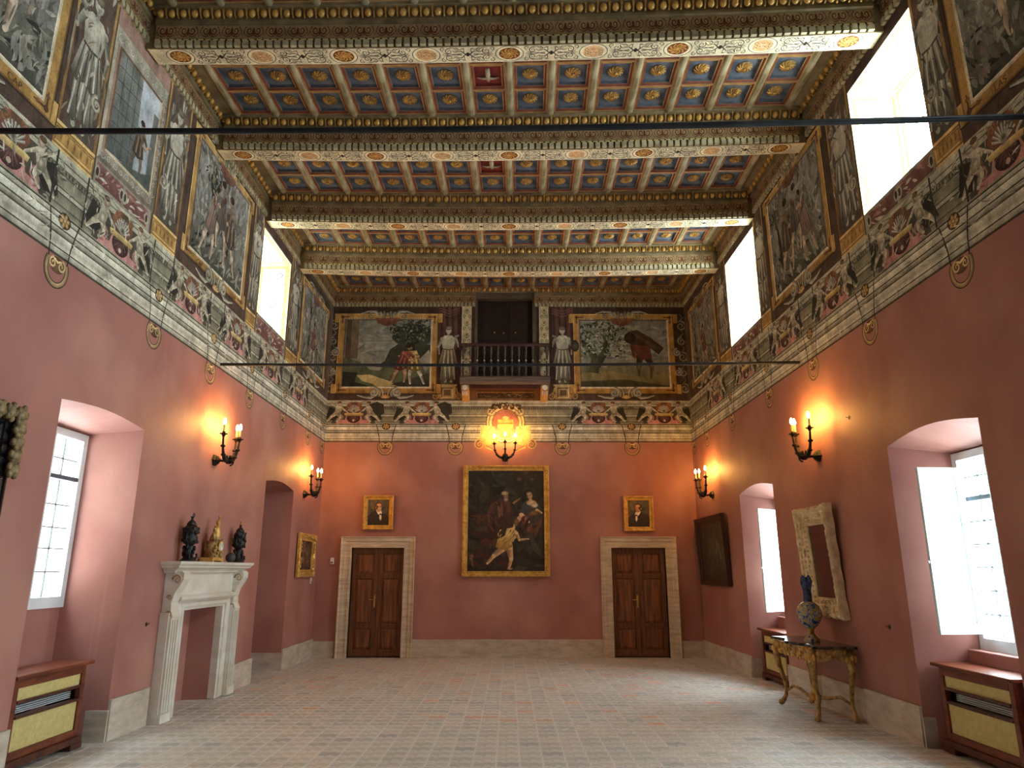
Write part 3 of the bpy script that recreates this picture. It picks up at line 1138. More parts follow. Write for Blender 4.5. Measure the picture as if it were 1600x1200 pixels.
def p_entab(p, u0, u1):
    """painted entablature behind the putti"""
    bands = [(4.452, 4.50, (150, 146, 120), (120, 116, 94)), (4.50, 4.512, STONE_D, None), (4.512, 4.60, (132, 130, 104), (112, 108, 86)),
             (4.60, 4.612, (70, 66, 54), None), (4.612, 4.645, (168, 164, 138), None), (4.645, 4.655, (70, 66, 54), None), (4.655, 4.76, (138, 134, 108), (124, 120, 96)),
             (4.76, 4.772, (72, 68, 56), None), (4.772, 4.815, (118, 112, 90), None), (4.815, 4.825, (70, 66, 54), None), (4.825, 4.87, (172, 168, 142), None),
             (4.87, 4.88, (78, 74, 60), None), (4.88, 4.945, (160, 156, 130), (190, 184, 156))]
    for a, b, c, t in bands:
        p.rect(u0, a, u1, b, c, t)
    n = int((u1 - u0) / 0.045)
    for k in range(n):
        a = u0 + (u1 - u0) * k / n
        p.rect(a, 4.777, a + 0.02, 4.81, (66, 60, 48))

def p_pendant(p, u):
    ink = (58, 50, 42)
    for s in (-1, 1):
        p.stroke([(u + s * 0.20, 4.45), (u + s * 0.165, 4.33), (u + s * 0.135, 4.20), (u + s * 0.12, 4.03)], 0.016, ink)
        p.ell(u + s * 0.148, 4.25, 0.014, 0.02, ink, n=6)
    pts = [(u + 0.135 * math.cos(a), 3.985 + 0.145 * math.sin(a)) for a in [PI * 0.85 + (PI * 1.3) * k / 16 for k in range(17)]]
    p.stroke(pts, 0.052, ink)
    p.stroke(pts, 0.034, (196, 158, 96), shade=(140, 104, 56))
    p.ell(u, 4.01, 0.10, 0.07, (120, 84, 50), (92, 60, 40), n=12)
    for s in (-1, 1):
        p.spiral(u + s * 0.055, 4.015, 0.05, 1.4, -s, 0.022, (226, 190, 120), a0=PI / 2, shade=(170, 120, 60))
    p.stroke([(u - 0.05, 4.055), (u, 4.035), (u + 0.05, 4.055)], 0.02, (226, 190, 120))
    p_rosette(p, u, 4.405, 0.075)

def p_rosette(p, u, z, r):
    p.ell(u, z, r * 1.15, r * 0.95, (72, 54, 34), n=12)
    for k in range(6):
        a = 2 * PI * k / 6 + 0.3
        p.ell(u + r * 0.6 * math.cos(a), z + r * 0.5 * math.sin(a), r * 0.36, r * 0.28, (216, 170, 88), (150, 104, 46), rot=a, n=8)
    p.ell(u, z, r * 0.25, r * 0.22, (236, 206, 136), (150, 100, 46), n=8)

def p_putto(p, d, seed=0):
    """flying child, about 0.45 high, facing local +x; d mirrors"""
    rnd = random.Random(seed)
    c, s, sh = (198, 186, 156), (128, 116, 92), (60, 54, 44)
    p.push(0, 0, d)
    p.poly([(-0.26, -0.16), (-0.08, -0.19), (0.02, -0.1), (-0.05, 0.05), (-0.18, 0.1)], (52, 48, 40))
    p.limb((-0.04, -0.03), (-0.13, -0.10), 0.085, 0.06, c, s)
    p.limb((-0.13, -0.10), (-0.21, -0.19), 0.058, 0.034, c, s)
    p.limb((0.0, -0.04), (0.05, -0.12), 0.09, 0.062, c, s)
    p.limb((0.05, -0.12), (-0.02, -0.20), 0.06, 0.036, c, s)
    p.poly([(-0.07, -0.06), (0.04, -0.07), (0.075, 0.04), (0.06, 0.11), (-0.02, 0.12), (-0.06, 0.04)], s, c)
    p.ell(0.0, 0.0, 0.045, 0.05, c, s, n=10)
    p.limb((0.05, 0.09), (0.13, 0.03), 0.05, 0.034, c, s)
    p.limb((0.13, 0.03), (0.20, -0.02), 0.034, 0.024, c, s)
    p.limb((-0.03, 0.10), (-0.12, 0.15), 0.05, 0.034, c, s)
    p.limb((-0.12, 0.15), (-0.18, 0.22), 0.034, 0.024, c, s)
    p.ell(0.035, 0.165, 0.045, 0.05, (206, 180, 146), (140, 112, 84), n=10)
    p.ell(0.022, 0.195, 0.045, 0.03, (120, 84, 52), (92, 62, 40), n=8)
    p.pop()

def p_putti_group(p, u, w=1.1, seed=0, warm=1.0):
    rnd = random.Random(seed)
    z = 4.70
    k = w / 1.1
    p.push(u, z, k, 1.0)
    p.poly([(-0.50, -0.235), (0.50, -0.235), (0.44, -0.06), (0.30, 0.12), (-0.30, 0.12), (-0.44, -0.06)], (78, 70, 56))
    p.poly([(-0.40, -0.235), (0.40, -0.235), (0.33, -0.17), (0.20, -0.16), (0.16, -0.06), (-0.16, -0.06), (-0.20, -0.16), (-0.33, -0.17)], PINK)
    for s in (-1, 1):
        p.spiral(s * 0.30, -0.12, 0.085, 1.6, s, 0.035, (206, 132, 122), a0=-PI / 2, shade=(128, 72, 70))
    p.ell(0, -0.12, 0.155, 0.105, (98, 56, 52), (64, 38, 36), n=16)
    for q in range(7):
        a = PI + PI * (q + 0.5) / 7
        p.stroke([(0, -0.06), (0.13 * math.cos(a), -0.06 + 0.15 * math.sin(a))], 0.03, (142, 92, 82), 0.012, shade=(74, 46, 44))
    p.ell(0, -0.17, 0.03, 0.025, (190, 160, 140), n=8)
    p.poly([(-0.20, -0.075), (0.20, -0.075), (0.22, -0.025), (0.16, -0.015), (-0.16, -0.015), (-0.22, -0.025)], (168, 130, 62), (222, 186, 104))
    for s in (-1, 1):
        p.poly([(s * 0.02, -0.01), (s * 0.14, 0.0), (s * 0.20, 0.09), (s * 0.13, 0.2), (s * 0.06, 0.21)], (120, 66, 44), (150, 84, 52))
        p.spiral(s * 0.12, 0.15, 0.05, 1.3, s, 0.024, (176, 112, 66), shade=(96, 56, 36))
    p.poly([(-0.03, -0.01), (0.03, -0.01), (0.07, 0.21), (-0.07, 0.21)], (110, 70, 48))
    for q in range(9):
        a = PI * 0.12 + PI * 0.76 * q / 8
        p.stroke([(0, -0.01), (0.15 * math.cos(a), 0.15 * math.sin(a))], 0.012, (206, 200, 182), 0.026, shade=(104, 96, 84))
    p.ell(0, 0.03, 0.04, 0.035, (60, 50, 42), (150, 140, 122), n=8)
    p.pop()
    for s in (-1, 1):
        for q in range(3):
            p.spiral(u + s * (0.52 + 0.05 * q) * k, z - 0.14 + 0.13 * q, 0.05, 1.3, s if q % 2 else -s, 0.02, (170, 160, 134), a0=q, shade=(84, 76, 62))
        p.stroke([(u + s * 0.10 * k, z + 0.20), (u + s * 0.28 * k, z + 0.235), (u + s * 0.45 * k, z + 0.2)], 0.022, (186, 176, 146), 0.01, shade=(92, 82, 64))
    for s in (-1, 1):
        p.push(u + s * 0.36 * k, z + 0.01, 1.0, 1.0)
        p_putto(p, -s, seed + s)
        p.pop()

def p_strokes(p, x0, y0, x1, y1, n, cols, ln=0.12, w=0.02, ang=None, seed=0):
    """loose brushwork inside a rectangle"""
    rnd = random.Random(seed)
    old = p.clip
    ox, oy, sx, sy = p.t[-1]
    p.clip = (min(ox + x0 * sx, ox + x1 * sx), min(oy + y0 * sy, oy + y1 * sy), max(ox + x0 * sx, ox + x1 * sx), max(oy + y0 * sy, oy + y1 * sy))
    for _ in range(n):
        x, y = rnd.uniform(x0, x1), rnd.uniform(y0, y1)
        a = rnd.uniform(0, PI) if ang is None else ang + rnd.uniform(-0.35, 0.35)
        l = ln * rnd.uniform(0.5, 1.3)
        b = rnd.uniform(-0.5, 0.5)
        pts = []
        for k in range(6):
            t = k / 5
            pts.append((x + l * t * math.cos(a + b * t), y + l * t * math.sin(a + b * t)))
        c = jit(rnd.choice(cols), 10, rnd)
        p.brush(pts, w * rnd.uniform(0.6, 1.4), c)
    p.clip = old

def p_statue(p, u, z0, h, arm=1, seed=0, c=(178, 170, 142), s=(98, 90, 70)):
    """draped standing statue painted in grisaille"""
    k = h / 1.3
    hi = tuple(min(255, v + 26) for v in c)
    p.push(u, z0, k * (1 if arm > 0 else -1), k)
    p.poly([(-0.12, 0.0), (0.1, 0.0), (0.12, 0.06), (-0.14, 0.06)], s)
    p.limb((-0.06, 0.45), (-0.05, 0.06), 0.10, 0.06, c, s)
    p.limb((0.05, 0.45), (0.07, 0.06), 0.10, 0.06, c, s)
    p.poly([(-0.16, 0.10), (-0.06, 0.06), (0.0, 0.14), (0.09, 0.07), (0.15, 0.14), (0.14, 0.56), (-0.13, 0.56)], s, c)
    for q in range(6):
        x = -0.11 + 0.045 * q
        p.stroke([(x, 0.55), (x + 0.01, 0.3), (x + (0.03 if q % 2 else -0.02), 0.1)], 0.016, hi if q % 2 else s, 0.022)
    p.poly([(-0.2, 0.44), (-0.08, 0.40), (0.02, 0.45), (0.12, 0.40), (0.2, 0.46), (0.12, 0.78), (-0.11, 0.78)], s, c)
    for q in range(7):
        x = -0.09 + 0.03 * q
        p.stroke([(x, 0.77), (x * 1.6, 0.44)], 0.013, hi if q % 2 else s, 0.024)
    p.poly([(-0.11, 0.76), (0.11, 0.76), (0.15, 1.0), (0.07, 1.07), (-0.08, 1.07), (-0.16, 1.0)], c, hi)
    p.ell(-0.05, 0.95, 0.05, 0.05, hi, c, n=8)
    p.ell(0.055, 0.95, 0.05, 0.05, hi, c, n=8)
    p.stroke([(-0.11, 0.77), (0, 0.75), (0.11, 0.77)], 0.022, s)
    p.limb((0.14, 1.0), (0.22, 0.83), 0.075, 0.055, c, s)
    p.limb((0.22, 0.83), (0.30, 0.98), 0.05, 0.034, c, s)
    p.limb((-0.14, 1.0), (-0.21, 0.82), 0.075, 0.055, c, s)
    p.limb((-0.21, 0.82), (-0.19, 0.66), 0.05, 0.034, c, s)
    p.stroke([(0.14, 1.03), (0.26, 1.08), (0.28, 0.92), (0.24, 0.6), (0.26, 0.35)], 0.07, c, 0.02, shade=s)
    p.limb((0.0, 1.05), (0.0, 1.12), 0.06, 0.055, c, s)
    p.ell(0.0, 1.185, 0.062, 0.078, hi, c, n=12)
    p.ell(0.0, 1.235, 0.072, 0.05, (150, 136, 100), s, n=10)
    p.ell(-0.02, 1.19, 0.01, 0.007, s, n=5); p.ell(0.022, 1.19, 0.01, 0.007, s, n=5)
    p.stroke([(-0.015, 1.145), (0.015, 1.145)], 0.007, s)
    p.pop()

def p_goldbase(p, u0, u1, z0=4.945, z1=5.18, dk=1.0):
    p.rect(u0, z0, u1, z1, (164, 112, 44), OCHRE)
    p.rect(u0, z1 - 0.03, u1, z1, OCHRE_L); p.rect(u0, z1 - 0.045, u1, z1 - 0.03, OCHRE_D)
    p.rect(u0, z0, u1, z0 + 0.022, OCHRE_L); p.rect(u0, z0 + 0.022, u1, z0 + 0.032, OCHRE_D)
    p.box(u0 + 0.02, z0 + 0.045, u1 - 0.02, z1 - 0.055, 0.012, OCHRE_D, OCHRE_L)
    n = 5
    for k in range(n):
        a = u0 + 0.05 + (u1 - u0 - 0.1) * (k + 0.5) / n
        p.ell(a, (z0 + z1) / 2, (u1 - u0) / 26, (z1 - z0) * 0.27, (104, 66, 24), (178, 124, 52), n=10)

def p_volute(p, u, z, s, d, c=(186, 180, 152), sh=(96, 90, 72)):
    """big stone scroll with a hollow eye"""
    p.spiral(u, z, s, 1.6, d, s * 0.5, c, a0=PI / 2, shade=sh)
    p.ell(u, z, s * 0.22, s * 0.22, sh, c, n=8)

def p_bolts(p, u, z, d, s=1.0):
    c = (116, 66, 42)
    p.ell(u, z, 0.035 * s, 0.035 * s, c, (84, 46, 32), n=8)
    p.stroke([(u, z), (u + d[0] * 0.17 * s, z + d[1] * 0.17 * s)], 0.028 * s, c, 0.016 * s, shade=(84, 46, 32))
    p.ell(u + d[0] * 0.12 * s, z + d[1] * 0.12 * s, 0.03 * s, 0.022 * s, (138, 84, 52), c, n=8)

def p_frame(p, u0, z0, u1, z1, w, lug=0.08):
    """strapwork frame in ochre with lugs, iron bolts and a pale sight edge"""
    p.rect(u0 - w - 0.02, z0 - w - 0.02, u1 + w + 0.02, z1 + w + 0.02, (62, 48, 34))
    p.rect(u0 - w, z0 - w, u1 + w, z1 + w, (176, 122, 44), (198, 144, 60))
    for su in (0, 1):
        for sz in (0, 1):
            cu = u0 - w if su == 0 else u1 + w
            cz = z0 - w if sz == 0 else z1 + w
            a, b = sorted((cu, cu + (-lug if su == 0 else lug)))
            c, d = sorted((cz, cz + (0.2 if sz == 0 else -0.2)))
            p.rect(a - 0.012, c - 0.012, b + 0.012, d + 0.012, (62, 48, 34))
            p.rect(a, c, b, d, (186, 132, 52), (204, 152, 70))
            uu = u0 - w * 0.5 if su == 0 else u1 + w * 0.5
            zz = z0 - w * 0.5 if sz == 0 else z1 + w * 0.5
            p_bolts(p, uu, zz, (1 if su == 0 else -1, 0), 0.9)
            p_bolts(p, uu, zz, (0, 1 if sz == 0 else -1), 0.9)
    p.box(u0 - w, z0 - w, u1 + w, z1 + w, 0.016, OCHRE_L, OCHRE_D)
    p.box(u0 - 0.035, z0 - 0.035, u1 + 0.035, z1 + 0.035, 0.035, (150, 116, 84), (206, 188, 152))
    p.box(u0 - 0.012, z0 - 0.012, u1 + 0.012, z1 + 0.012, 0.012, (60, 46, 36), (226, 210, 178))

def p_strap_bottom(p, u, z, s=1.0):
    """double volute clasp under a picture frame"""
    for d in (-1, 1):
        p.push(u, z, d * s, s)
        p.poly([(0.08, -0.09), (0.26, -0.11), (0.48, -0.06), (0.62, -0.075), (0.40, -0.13), (0.1, -0.14)], (60, 48, 38))
        p.stroke([(0.58, -0.06), (0.44, -0.10), (0.30, -0.11), (0.2, -0.04)], 0.02, STONE_L, 0.08, shade=STONE_D)
        p_volute(p, 0.24, 0.0, 0.11, 1)
        p.stroke([(0.15, 0.08), (0.10, 0.0), (0.12, -0.09)], 0.05, (170, 160, 130), 0.04, shade=STONE_D)
        p.stroke([(0.075, 0.085), (0.04, 0.0), (0.06, -0.09)], 0.035, (196, 186, 156), 0.03, shade=(88, 76, 56))
        p.pop()
    p.ell(u, z - 0.09 * s, 0.10 * s, 0.05 * s, (190, 130, 60), (130, 80, 36), n=12)
    for k in range(5):
        a = PI * (0.1 + 0.2 * k)
        p.stroke([(u, z - 0.12 * s), (u + 0.09 * s * math.cos(a), z - 0.12 * s + 0.07 * s * math.sin(a))], 0.012 * s, (226, 176, 96), 0.02 * s)
    p.ell(u, z + 0.01 * s, 0.03 * s, 0.04 * s, (160, 150, 122), STONE_D, n=8)

def p_strap_top(p, u, z, s=1.0):
    """shell and scroll crest over a picture frame"""
    for d in (-1, 1):
        p.push(u, z, d * s, s)
        p.stroke([(0.56, 0.05), (0.40, 0.10), (0.24, 0.09), (0.18, 0.0)], 0.02, STONE_L, 0.09, shade=STONE_D)
        p_volute(p, 0.34, -0.01, 0.065, -1, (170, 150, 112), (92, 74, 50))
        p.stroke([(0.16, 0.09), (0.1, 0.02), (0.13, -0.07)], 0.06, (176, 168, 140), 0.04, shade=STONE_D)
        p.stroke([(0.07, 0.1), (0.05, 0.02), (0.07, -0.06)], 0.05, (150, 140, 112), 0.04, shade=STONE_D)
        p.pop()
    p.poly([(u - 0.26 * s, z - 0.05 * s), (u + 0.26 * s, z - 0.05 * s), (u + 0.2 * s, z - 0.17 * s), (u, z - 0.23 * s), (u - 0.2 * s, z - 0.17 * s)], (112, 62, 46), (146, 92, 66))
    rnd = random.Random(4)
    for k in range(26):
        a, b = rnd.uniform(-0.2, 0.2), rnd.uniform(-0.19, -0.06)
        p.ell(u + a * s * (1 - (abs(b) - 0.06) * 2), z + b * s, 0.02 * s, 0.016 * s, jit((160, 100, 74), 24, rnd), (92, 52, 40), n=6)
    p.ell(u, z + 0.03 * s, 0.04 * s, 0.05 * s, (190, 180, 150), STONE_D, n=8)

def p_tree(p, x, z, h, lean=0.0, seed=0, spread=0.3, n=70, cols=((60, 66, 46), (88, 92, 60), (130, 130, 92), (44, 46, 36))):
    rnd = random.Random(seed)
    top = (x + lean, z + h * 0.75)
    p.stroke([(x, z), (x + lean * 0.2, z + h * 0.3), (x + lean * 0.5, z + h * 0.5), top], h * 0.11, (70, 62, 46), h * 0.03, shade=(38, 34, 28))
    for k in range(4):
        a = rnd.uniform(0.3, 2.8)
        p.stroke([(x + lean * 0.5, z + h * 0.5), (top[0] + math.cos(a) * spread * 0.8, top[1] + math.sin(a) * spread * 0.4)], h * 0.04, (62, 54, 42), 0.008)
    for k in range(n):
        a, r = rnd.uniform(0, 2 * PI), math.sqrt(rnd.random())
        c = jit(rnd.choice(cols), 12, rnd)
        p.ell(top[0] + math.cos(a) * r * spread, top[1] + math.sin(a) * r * spread * 0.62, rnd.uniform(0.012, 0.04), rnd.uniform(0.008, 0.022), c,
              tuple(v * 0.8 for v in c), rot=rnd.uniform(0, PI), n=6)

def p_man(p, x, z, h, c1, c2, legs, skin=(196, 150, 112), lean=0.0, d=1, wings=False):
    s1 = tuple(v * 0.55 for v in c1)
    ss = tuple(v * 0.65 for v in skin)
    p.push(x, z, d * h, h)
    if wings:
        p.poly([(-0.1, 0.62), (-0.32, 0.86), (-0.42, 0.70), (-0.40, 0.42), (-0.24, 0.30)], (120, 112, 96), (176, 168, 146))
        for k in range(5):
            p.stroke([(-0.16, 0.62), (-0.38 + 0.03 * k, 0.78 - 0.1 * k)], 0.016, (196, 190, 170), 0.03, shade=(96, 90, 78))
    p.limb((-0.04, 0.46), (-0.14, 0.24), 0.13, 0.085, legs, ss)
    p.limb((-0.14, 0.24), (-0.22, 0.03), 0.08, 0.045, legs, ss)
    p.limb((0.05, 0.46), (0.12, 0.25), 0.13, 0.085, legs, ss)
    p.limb((0.12, 0.25), (0.10, 0.03), 0.08, 0.045, legs, ss)
    p.poly([(-0.17, 0.36), (0.0, 0.31), (0.17, 0.38), (0.12 + lean, 0.62), (0.14 + lean, 0.82), (-0.08 + lean, 0.84), (-0.14 + lean * 0.6, 0.62)], s1, c1)
    for k in range(5):
        q = -0.12 + 0.06 * k
        p.stroke([(q * 0.6 + lean * 0.8, 0.76), (q * 1.1, 0.38)], 0.018, c2 if k % 2 else s1, 0.034)
    p.limb((0.1 + lean, 0.78), (0.24 + lean, 0.64), 0.085, 0.06, c1, s1)
    p.limb((0.24 + lean, 0.64), (0.34 + lean, 0.70), 0.055, 0.04, skin, ss)
    p.limb((-0.06 + lean, 0.78), (0.1 + lean, 0.6), 0.085, 0.06, c2, s1)
    p.limb((0.1 + lean, 0.6), (0.24 + lean, 0.56), 0.055, 0.04, skin, ss)
    p.ell(0.05 + lean * 1.3, 0.93, 0.062, 0.075, skin, ss, n=10)
    p.ell(0.03 + lean * 1.3, 0.965, 0.068, 0.055, (70, 46, 32), (50, 34, 26), n=8)
    p.pop()

def p_letters(p, x, z, n, h, c=(84, 60, 34), seed=0, hl=(232, 214, 170)):
    """worn, unreadable capitals"""
    rnd = random.Random(seed)
    for k in range(n):
        q = x + k * h * 0.85
        kind = rnd.randrange(4)
        for cc, o in ((c, 0.0), (hl, -0.006)):
            p.stroke([(q + o, z), (q + o, z + h)], h * 0.16, cc)
            if kind == 1: p.stroke([(q + o, z + h), (q + o + h * 0.4, z)], h * 0.12, cc)
            if kind == 2: p.stroke([(q + o, z + h), (q + o + h * 0.4, z + h)], h * 0.12, cc)
            if kind == 3: p.stroke([(q + o + h * 0.4, z), (q + o + h * 0.4, z + h)], h * 0.12, cc)

FONT_CACHE = {}
def lettering(txt, size, loc, rot, m, parent, name='lettering'):
    cu = bpy.data.curves.new(name, 'FONT')
    cu.body = txt
    cu.size = size
    cu.extrude = 0.0006
    cu.align_x = 'CENTER'
    o = bpy.data.objects.new(name, cu)
    COL.objects.link(o)
    dg = bpy.context.evaluated_depsgraph_get()
    me = bpy.data.meshes.new_from_object(o.evaluated_get(dg))
    bpy.data.objects.remove(o)
    me.materials.clear()
    me.materials.append(m)
    o = bpy.data.objects.new(name, me)
    o.location = loc
    o.rotation_euler = rot
    return link(o, parent)
LETTER = mat('letter_paint', (96, 72, 44), (70, 52, 34), scale=9, rough=0.85)

# ---- back wall frieze
def back_frieze():
    p = Paint((0, DB, 0), (1, 0, 0), (0, 0, 1), (0, -1, 0)); p.mute, p.gain = 0.22, 1.1
    p.rect(-W, 4.945, -0.99, 6.99, (84, 58, 48), (70, 52, 42))
    p.rect(0.85, 4.945, W, 6.99, (84, 58, 48), (70, 52, 42))
    p_cornice(p, -W, W)
    p_entab(p, -W, W)
    for u in (-2.48, -1.07, 1.085, 2.49): p_pendant(p, u)
    for u in (-W + 0.02, W - 0.02):
        p.ell(u, 4.0, 0.0, 0.0, INK, n=4)
    for i, u in enumerate((-3.15, -1.77, 1.83, 3.17)):
        p_putti_group(p, u, 0.98, 10 + i)
        if u < 0:
            p.poly([(u + 0.50, 4.60), (u + 0.62, 4.68), (u + 0.60, 4.86), (u + 0.46, 4.92), (u + 0.30, 4.86)], (60, 54, 44))
    out = [p.build('painted_entablature', FRESCO, wall_back)]
    # side strips with grotesque scrolls
    for d in (-1, 1):
        p = Paint((0, DB, 0), (1, 0, 0), (0, 0, 1), (0, -1, 0), base=0.00406); p.mute, p.gain = 0.22, 1.1
        u0, u1 = (-3.42, -1.63) if d < 0 else (1.50, 3.32)
        z0, z1 = 5.235, 6.68
        q = -3.66 if d < 0 else 3.62
        for k in range(5):
            zz = 5.2 + 0.34 * k
            p.spiral(q, zz, 0.10, 1.5, 1 if k % 2 else -1, 0.05, (168, 158, 126), a0=PI / 2, shade=(84, 74, 56))
            p.stroke([(q - 0.04, zz + 0.08), (q + 0.05, zz + 0.18), (q - 0.02, zz + 0.27)], 0.035, (150, 138, 106), 0.02, shade=(80, 66, 48))
        p_frame(p, u0, z0, u1, z1, 0.145, 0.09)
        # the picture
        p.clip = (u0, z0, u1, z1)
        p.rect(u0, z0, u1, z1, (150, 142, 116), (124, 126, 118))
        w = u1 - u0
        for k in range(14):
            zz = z0 + 0.5 + 0.9 * k / 14
            p.stroke([(u0 + w * R_.random() * 0.4, zz), (u0 + w * 0.5, zz + R_.uniform(-0.04, 0.04)), (u0 + w * R_.uniform(0.6, 1), zz)], 0.05, jit((140, 138, 124), 14), 0.01)
        p_strokes(p, u0, z0 + 0.55, u1, z1, 90, ((146, 144, 128), (132, 132, 122), (158, 152, 132), (118, 120, 114)), 0.34, 0.06, 0.1, 30 + d)
        if d < 0:
            p.rect(u0 + 0.02, z0 + 0.55, u0 + 0.13, z1, (92, 74, 52)); p.rect(u0 + 0.13, z0 + 0.6, u0 + 0.28, z1, (110, 92, 66), (128, 108, 78))
            p.poly([(u0, z0), (u0, z0 + 0.62), (u0 + 0.3, z0 + 0.55), (u0 + 0.55, z0 + 0.36), (u0 + 0.75, z0 + 0.34), (u0 + 1.1, z0 + 0.75), (u1, z0 + 0.85), (u1, z0)], (86, 92, 58), (96, 100, 72))
            p.poly([(u0 + 0.66, z0 + 0.42), (u0 + 0.85, z0 + 0.55), (u0 + 0.95, z0 + 0.8), (u0 + 1.15, z0 + 0.95), (u1, z0 + 0.9), (u1, z0 + 0.4)], (54, 54, 42), (64, 66, 48))
            p.ell(u0 + 1.42, z0 + 1.12, 0.46, 0.27, (52, 58, 44), (66, 70, 54), n=18)
            p_tree(p, u0 + 1.42, z0 + 0.5, 0.98, 0.0, 5, 0.5, 300, ((36, 42, 32), (52, 58, 42), (160, 160, 132), (78, 84, 60), (44, 50, 38), (120, 124, 96)))
            p.poly([(u0, z0), (u0, z0 + 0.32), (u0 + 0.3, z0 + 0.3), (u0 + 0.25, z0 + 0.1), (u0 + 0.6, z0)], (46, 50, 40))
            p.poly([(u0 + 0.28, z0 + 0.24), (u0 + 0.55, z0 + 0.26), (u0 + 0.95, z0 + 0.12), (u0 + 1.15, z0 + 0.02), (u0 + 0.7, z0), (u0 + 0.62, z0 + 0.06), (u0 + 0.4, z0 + 0.12)], (170, 148, 84), (200, 176, 110))
            p.poly([(u0 + 1.0, z0 + 0.05), (u1, z0 + 0.3), (u1, z0), (u0 + 1.2, z0)], (54, 52, 42), (72, 68, 54))
            p_man(p, u0 + 1.48, z0 + 0.04, 0.88, (196, 160, 72), (222, 190, 108), (206, 196, 178), d=-1, wings=True, lean=0.05)
            p_man(p, u0 + 1.18, z0 + 0.08, 0.82, (152, 72, 56), (176, 92, 70), (196, 150, 112), d=1, lean=0.12)
        else:
            p.poly([(u0, z0), (u0, z0 + 0.5), (u0 + 0.5, z0 + 0.42), (u0 + 0.85, z0 + 0.58), (u0 + 1.2, z0 + 0.45), (u1, z0 + 0.55), (u1, z0)], (92, 90, 54), (130, 122, 92))
            p.poly([(u0, z0), (u0, z0 + 0.3), (u0 + 0.6, z0 + 0.34), (u0 + 1.3, z0 + 0.2), (u1, z0 + 0.34), (u1, z0)], (98, 90, 50), (140, 126, 74))
            p.poly([(u0, z0), (u0, z0 + 0.12), (u0 + 0.9, z0 + 0.16), (u1, z0 + 0.02), (u1, z0)], (60, 58, 38), (76, 70, 44))
            p.stroke([(u0 + 0.25, z0 + 0.3), (u0 + 0.3, z0 + 0.6), (u0 + 0.2, z0 + 0.8), (u0 + 0.02, z0 + 1.0)], 0.22, (92, 94, 58), 0.08, shade=(50, 52, 38))
            p.stroke([(u0 + 0.32, z0 + 0.45), (u0 + 0.5, z0 + 0.75), (u0 + 0.52, z0 + 1.0), (u0 + 0.62, z0 + 1.3)], 0.18, (84, 88, 54), 0.06, shade=(44, 46, 36))
            rn = random.Random(8)
            for k in range(340):
                a, b = rn.uniform(0, 0.98), rn.uniform(0.72, 1.44)
                c = jit(rn.choice(((70, 84, 56), (120, 128, 96), (176, 176, 150), (52, 60, 44))), 10, rn)
                p.ell(u0 + a, z0 + b - 0.25 * abs(a - 0.4), rn.uniform(0.016, 0.05), rn.uniform(0.010, 0.026), c, rot=rn.uniform(0, 3), n=6)
            bx, bz = u0 + 1.28, z0 + 0.22
            p.limb((bx - 0.05, bz + 0.45), (bx - 0.08, bz + 0.2), 0.15, 0.10, (66, 60, 46), (44, 40, 32))
            p.limb((bx - 0.08, bz + 0.2), (bx - 0.07, bz), 0.09, 0.05, (110, 84, 64), (70, 52, 42))
            p.limb((bx + 0.08, bz + 0.45), (bx + 0.2, bz + 0.22), 0.15, 0.10, (66, 60, 46), (44, 40, 32))
            p.limb((bx + 0.2, bz + 0.22), (bx + 0.16, bz - 0.04), 0.09, 0.05, (110, 84, 64), (70, 52, 42))
            p.poly([(bx - 0.2, bz + 0.6), (bx - 0.02, bz + 0.35), (bx + 0.2, bz + 0.4), (bx + 0.16, bz + 0.7), (bx - 0.08, bz + 0.92), (bx - 0.26, bz + 0.88)], (96, 48, 38), (128, 70, 54))
            p.limb((bx - 0.2, bz + 0.7), (bx - 0.16, bz + 0.42), 0.11, 0.07, (120, 64, 48), (80, 42, 34))
            p.poly([(bx - 0.36, bz + 0.78), (bx - 0.28, bz + 0.98), (bx - 0.1, bz + 1.02), (bx + 0.2, bz + 0.84), (bx + 0.46, bz + 0.62), (bx + 0.34, bz + 0.48), (bx + 0.12, bz + 0.66), (bx - 0.22, bz + 0.70)], (62, 48, 38), (84, 62, 48))
            p.ell(bx - 0.25, bz + 0.84, 0.12, 0.12, (66, 52, 42), (48, 38, 30), n=12)
            for k in range(4):
                p.stroke([(bx - 0.2 + 0.05 * k, bz + 0.96 - 0.04 * k), (bx + 0.4 - 0.05 * k, bz + 0.6)], 0.018, (104, 72, 54), 0.01)
        p.clip = None
        p_letters(p, u0 + 0.06, z1 + 0.015, 9 if d < 0 else 6, 0.05, seed=1 + d)
        p_letters(p, u1 - 0.52, z1 + 0.015, 10 if d < 0 else 5, 0.05, seed=4 + d)
        p_strap_top(p, (u0 + u1) / 2 - 0.03, z1 + 0.10, 1.0)
        p_strap_bottom(p, (u0 + u1) / 2, z0 - 0.12, 1.0)
        # volutes hooked on the frame sides
        s = -1 if d < 0 else 1
        p_volute(p, (u0 - 0.19) if d < 0 else (u1 + 0.19), 5.98, 0.09, s)
        p_volute(p, (u0 - 0.19) if d < 0 else (u1 + 0.19), 5.55, 0.08, -s)
        out.append(p.build('painted_scene', FRESCO, wall_back))
        tag(out[-1], 'fresco of two wrestling figures, one winged' if d < 0 else 'fresco of a stooping cloaked figure under a tree')
        # statue, drapery and pilaster beside the balcony door
        p = Paint((0, DB, 0), (1, 0, 0), (0, 0, 1), (0, -1, 0), base=0.00412); p.mute, p.gain = 0.22, 1.1
        us = -1.26 if d < 0 else 1.12
        a, b = (-1.46, -1.04) if d < 0 else (0.90, 1.34)
        p.rect(a - 0.02, 5.20, b + 0.02, 6.99, (74, 48, 42), (98, 62, 54))
